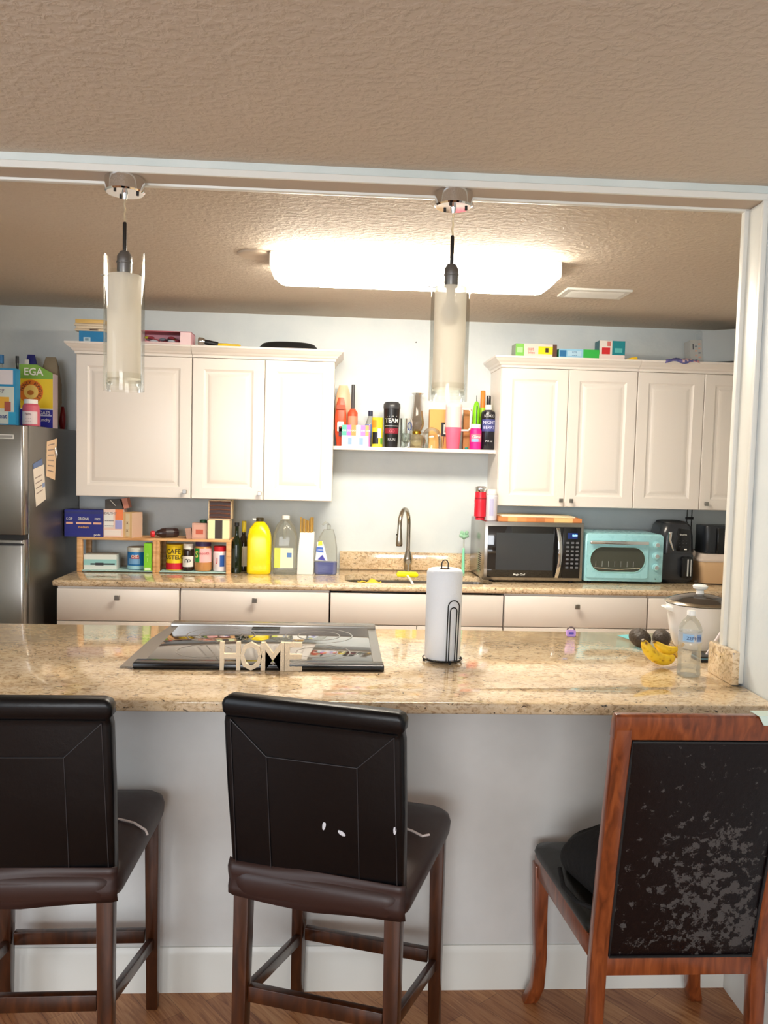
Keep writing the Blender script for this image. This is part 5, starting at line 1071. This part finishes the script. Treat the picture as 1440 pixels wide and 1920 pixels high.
# ------------------------------------------------------------------ bar stools
def stool(label, x, y, th, tears=True):
    t = thing('bar_stool', label, 'stool', (x, y, 0), -th, 'black and brown bar stools at the island')
    w, wf, d, zs_ = .398, .434, .460, .553
    def leg(x0, y0, z1, sx, fr):
        m = MB(); a = .019; b_ = .0155
        m.rings([[(x0-b_+sx*.004, y0-b_+fr, 0), (x0+b_+sx*.004, y0-b_+fr, 0), (x0+b_+sx*.004, y0+b_+fr, 0), (x0-b_+sx*.004, y0+b_+fr, 0)], [(x0-a, y0-a, z1), (x0+a, y0-a, z1), (x0+a, y0+a, z1), (x0-a, y0+a, z1)]], M_CHAIRW); return m.build('leg', t, bevel=.003)
    for s_ in (-1, 1): leg(s_*(w/2-.02), .02, zs_+.02, s_, -.008); leg(s_*(wf/2-.022), d-.022, zs_+.02, s_, 0)
    def bar(p, q_, h_, wd, z):
        p = Vector(p); q_ = Vector(q_); dr_ = (q_-p).normalized(); n_ = Vector((-dr_.y, dr_.x, 0))*wd/2
        m = MB(); m.rings([[p-n_+Vector((0, 0, z)), p+n_+Vector((0, 0, z)), p+n_+Vector((0, 0, z+h_)), p-n_+Vector((0, 0, z+h_))], [q_-n_+Vector((0, 0, z)), q_+n_+Vector((0, 0, z)), q_+n_+Vector((0, 0, z+h_)), q_-n_+Vector((0, 0, z+h_))]], M_CHAIRW); m.build('stretcher', t, bevel=.002)
    bar((-w/2+.038, .018, 0), (w/2-.038, .018, 0), .038, .02, .286)
    bar((-wf/2+.04, d-.022, 0), (wf/2-.04, d-.022, 0), .036, .02, .190)
    for s_ in (-1, 1): bar((s_*(w/2-.02), .036, .275), (s_*(wf/2-.022), d-.04, .178), .030, .018, 0)
    # seat: padded, in a stretch cover
    m = MB(); n = 9
    def sr(o_, z, r=.05, puff=0): 
        f = rrect(-.5, .5, 0, 1, .12, 6); out = []
        for u, v in f:
            ww_ = (w+(wf-w)*v)+.02; X_ = u*(ww_+2*o_); Y_ = -.012-o_+v*(d+.03+2*o_); out.append((X_, Y_, z+puff*math.sin(7*u)*.5+puff*math.cos(9*v)*.4))
        return out
    m.rings([sr(-.02, zs_+.004), sr(-.004, zs_-.004, puff=.008), sr(.002, zs_+.012, puff=.006), sr(.004, zs_+.035), sr(.0, zs_+.05), sr(-.012, zs_+.06), sr(-.05, zs_+.066), sr(-.11, zs_+.070), sr(-.17, zs_+.070)], M_SEATC); m.build('seat_cover', t, ang=70)
    # back: padded slab leaning to the room
    ln_, z0, z1, tk = .062, .585, 1.022, .045
    def bk(v, o_, yo): return [(-(.202+.003*v)+o_, yo-ln_*v, 0)]
    seq = []
    def bring(v, o_, dz=0):
        z = z0+(z1-z0)*v+dz; yb = .002-ln_*v; X_ = .203+.002*v-o_; r = .010; f = rrect(-X_, X_, yb+o_*.5, yb+tk-o_*.5, r, 3); return [(a_, b_, z) for a_, b_ in f]
    m = MB(); m.rings([bring(0, .006, -.0), bring(.02, .001), bring(.5, -.001), bring(.86, 0), bring(.90, .003), bring(.915, -.002), bring(.96, -.003), bring(.985, .002), bring(1, .012)], M_LEATH); bo = m.build('backrest', t, ang=50)
    def onb(u, v, e=.002): return (u*.2, .002-ln_*v-e+.0015, z0+(z1-z0)*v)
    m = MB(); sm_r = .0011
    m.tube([onb(-.97, .89), onb(0, .893), onb(.97, .89)], .0022, M_LEATH, 6)
    for P_ in ([(-.93, .88), (-.52, .70), (.52, .70), (.93, .88)], [(-.52, .70), (-.52, .03)], [(.52, .70), (.52, .03)], [(-.93, .88), (-.95, .02)], [(.93, .88), (.95, .02)]):
        pt = []
        for i in range(len(P_)-1):
            for k in range(7): pt.append(onb(P_[i][0]+(P_[i+1][0]-P_[i][0])*k/6, P_[i][1]+(P_[i+1][1]-P_[i][1])*k/6, .003))
        m.tube(pt, sm_r, mat('seam_thread', (44, 42, 44), .5), 5)
    m.build('seam', bo)
    # rear skirt of the cover, pulled over the foot of the backrest
    m = MB(); rs = []; n = 30
    for j in range(6):
        v = j/5; z = .553-.006+v*.082; r = []
        for k in range(n+1):
            u = k/n*2-1; wob = .0045*math.sin(2*u+9*v)+.0015*math.sin(4*u-14*v); sagz = -.010*math.cos(u*PI/2)*(1-v) if 0 else .012*(1-abs(u))*(0 if v > .5 else -1)*(1-2*v if v < .5 else 0)
            r.append((u*.209, -.006+wob-.004*math.sin(PI*v)+(0 if abs(u) < .97 else .006), z+sagz))
        rs.append(r)
    vs = [p for r in rs for p in r]; f = [(i*(n+1)+j, i*(n+1)+j+1, (i+1)*(n+1)+j+1, (i+1)*(n+1)+j) for i in range(5) for j in range(n)]
    m.add(vs, f, M_SEATC); o = m.build('skirt', t, ang=80); md = o.modifiers.new('thick', 'SOLIDIFY'); md.thickness = .003
    return t, bo
t1, b1 = stool('leftmost bar stool with black back, cut off by the left edge', -.682, 1.806, -.015)
t2, b2 = stool('middle bar stool with small white tears in its black back', -.034, 1.786, .316)
tearm = mat('exposed_white_backing', (206, 206, 210), .7)
for u, v, rx_, rz_, tl in ((.13, .37, .004, .011, .1), (.33, .34, .010, .0045, .5), (.93, .40, .0035, .010, 0)):
    m = MB(); m.ball((0, 0, 0), (rx_, .0012, rz_), tearm, 10, 6); m.build('tear', b2, loc=(u*.2, .002-.062*v-.0012, .585+.437*v), rot=(math.radians(-8), tl, 0))
def tie(t, pts, name='tie_string'):
    MB().tube(pts, .003, mat('white_tie_cord', (226, 214, 210), .8), 6).build(name, t)
zsx = .622
tie(t1, [(.10, .26, zsx+.002), (.105, .275, zsx+.006), (.125, .27, zsx+.004), (.115, .255, zsx+.004), (.15, .25, zsx+.003), (.19, .235, zsx), (.222, .22, zsx-.012), (.2275, .218, zsx-.024)])
tie(t2, [(.10, .27, zsx+.002), (.13, .28, zsx+.004), (.16, .268, zsx+.004), (.19, .25, zsx+.003), (.205, .262, zsx+.004)])
tie(t2, [(-.02, .3, .548), (-.018, .31, .50), (-.008, .32, .47), (.005, .315, .46)])
tie(t2, [(.03, .3, .548), (.035, .305, .49), (.05, .30, .46), (.058, .30, .455)])

# ------------------------------------------------------------------ right dining chair
t = thing('dining_chair', 'reddish wooden dining chair with a peeling black back panel', 'chair', (.826, 1.825, 0), .003)
w, wt, wf, d = .426, .440, .495, .443
def yv(z):   # rear post leans to the room above the seat
    return 0 if z < .38 else -.121*((z-.38)/.631)**1.15
zz_ = [0, .2, .38, .5, .65, .8, .92, .985]
for s_ in (-1, 1):
    m = MB(); rs = []
    for z in zz_:
        xo = s_*(w/2+(wt-w)/2*max(0, (z-.38)/.63)); xi = xo-s_*(.036 if z < .3 else .040); y = yv(z)+(.02*(1-z/.2) if z < .2 else 0)*-1
        a_, b_ = min(xo, xi), max(xo, xi); rs.append([(a_, y, z), (b_, y, z), (b_, y+.032, z), (a_, y+.032, z)])
    m.rings(rs, M_CHAIRC); m.build('rear_post', t, bevel=.004, ang=25)
m = MB(); rs = []
for z, e in ((.955, 0), (.995, 0), (1.008, .006), (1.013, .014)):
    y = yv(z); rs.append([(-wt/2-.0, y+e*.6, z), (wt/2+.0, y+e*.6, z), (wt/2, y+.034-e*.6, z), (-wt/2, y+.034-e*.6, z)])
m.rings(rs, M_CHAIRC); m.build('top_rail', t, bevel=.003, ang=30)
zp0, zp1 = .395, .955
m = MB(); m.box(-w/2+.036, w/2-.036, .002, .03, .352, zp0+.006, M_CHAIRC); m.build('lower_rail', t, bevel=.003)
m = MB(); rs = []; nz, nx_ = 14, 12
for i in range(nz+1):
    v = i/nz; z = zp0+.004+(zp1-zp0-.006)*v; r = []
    hw_ = w/2-.040+(wt-w)/2*v
    for k in range(nx_+1):
        u = k/nx_*2-1; pf = .008*(1-abs(u)**6)*(1-abs(2*v-1)**8); r.append((u*hw_, yv(z)+.004-pf+.001, z))
    for k in range(nx_, -1, -1):
        u = k/nx_*2-1; r.append((u*hw_, yv(z)+.028, z))
    rs.append(r)
m.rings(rs, M_PEEL); pn_ = m.build('back_panel', t, ang=50)
pp = []
for k in range(9): z = zp0+.006+(zp1-zp0-.011)*k/8; pp.append((-(w/2-.042+(wt-w)/2*k/8), yv(z)+.001, z))
pr_ = [(-x, y, z) for x, y, z in reversed(pp)]
MB().tube(pp+pr_, .0032, M_BLKM, 6, closed=True).build('piping', pn_)
# seat frame, seat, front legs
zs_ = .415
for s_ in (-1, 1):
    m = MB(); x0_, x1_ = s_*(w/2-.02), s_*(wf/2-.012); a = .010
    m.rings([[(x0_-a, .03, zs_-.045), (x0_+a, .03, zs_-.045), (x0_+a, .03, zs_+.008), (x0_-a, .03, zs_+.008)], [(x1_-a, d-.02, zs_-.030), (x1_+a, d-.02, zs_-.030), (x1_+a, d-.02, zs_+.025), (x1_-a, d-.02, zs_+.025)]], M_CHAIRC); m.build('seat_rail', t, bevel=.002)
    m = MB(); rs = []
    for z, dy, dx_, k in ((0, .012, .018, .95), (.015, .006, .012, 1.0), (.06, -.008, .0, .95), (.15, -.012, -.004, .9), (.28, -.006, 0, 1), (zs_+.0, 0, 0, 1.1)):
        cxq = s_*(wf/2-.02+dx_); cyq = d-.022+dy; a = .019*k; rs.append([(cxq-a, cyq-a, z), (cxq+a, cyq-a, z), (cxq+a, cyq+a, z), (cxq-a, cyq+a, z)])
    m.rings(rs, M_CHAIRC); m.build('front_leg', t, bevel=.004, ang=30)
MB().box(-wf/2+.04, wf/2-.04, d-.032, d-.012, zs_-.03, zs_+.02, M_CHAIRC).build('seat_rail', t, bevel=.002)
def sring(o_, zo):
    out = []
    for u, v in rrect(-.5, .5, 0, 1, .09, 5): 
        W2 = (w-.01+(wf-w+.02)*v)-2*o_; out.append((u*W2, .034+o_+v*(d-.03-2*o_), zs_+.008+zo+.017*v))
    return out
m = MB(); m.rings([sring(.004, 0), sring(0, .012), sring(.004, .026), sring(.03, .036), sring(.1, .040), sring(.16, .041)], M_SEATB); m.build('seat', t, ang=60)
tx = at(1420, 1345, Y=1.71).x-.826
MB().box(tx, wt/2-.002, yv(1.0)-.001, yv(1.0)+.036, 1.0135, 1.0150, P(206, 226, 214)).prism([(tx, 1.015), (wt/2-.002, 1.015), (wt/2-.002, .994), (tx+.012, .994)], yv(1.0)-.0035, yv(1.0)-.001, P(206, 226, 214), 'y').build('tape_patch', t)
# black bag on that seat
bg = thing('shoulder_bag', 'black fabric bag slumped on the seat of the dining chair', 'bag', (.826-.115, 2.03, zs_+.058), .28)
m = MB(); rs = []; rnd = random.Random(2)
for i in range(9):
    v = i/8; k = math.sin(PI*min(.97, max(.05, .16+v*.86)))**.35; rs.append([(x*k+.02*v, y*k*(1-.3*v)-.01*v, .135*v+.006*math.sin(6*x*30)) for x, y in rrect(-.095, .12, -.13, .13, .05, 5)])
m.rings(rs, M_BAG); m.build('body', bg, ang=70)
MB().tube([(-.10, .06, .02), (-.125, .0, .006), (-.13, -.07, .004), (-.10, -.12, .004), (-.06, -.16, .003), (-.02, -.15, .02)], .006, M_BAG, 8).build('strap', bg)
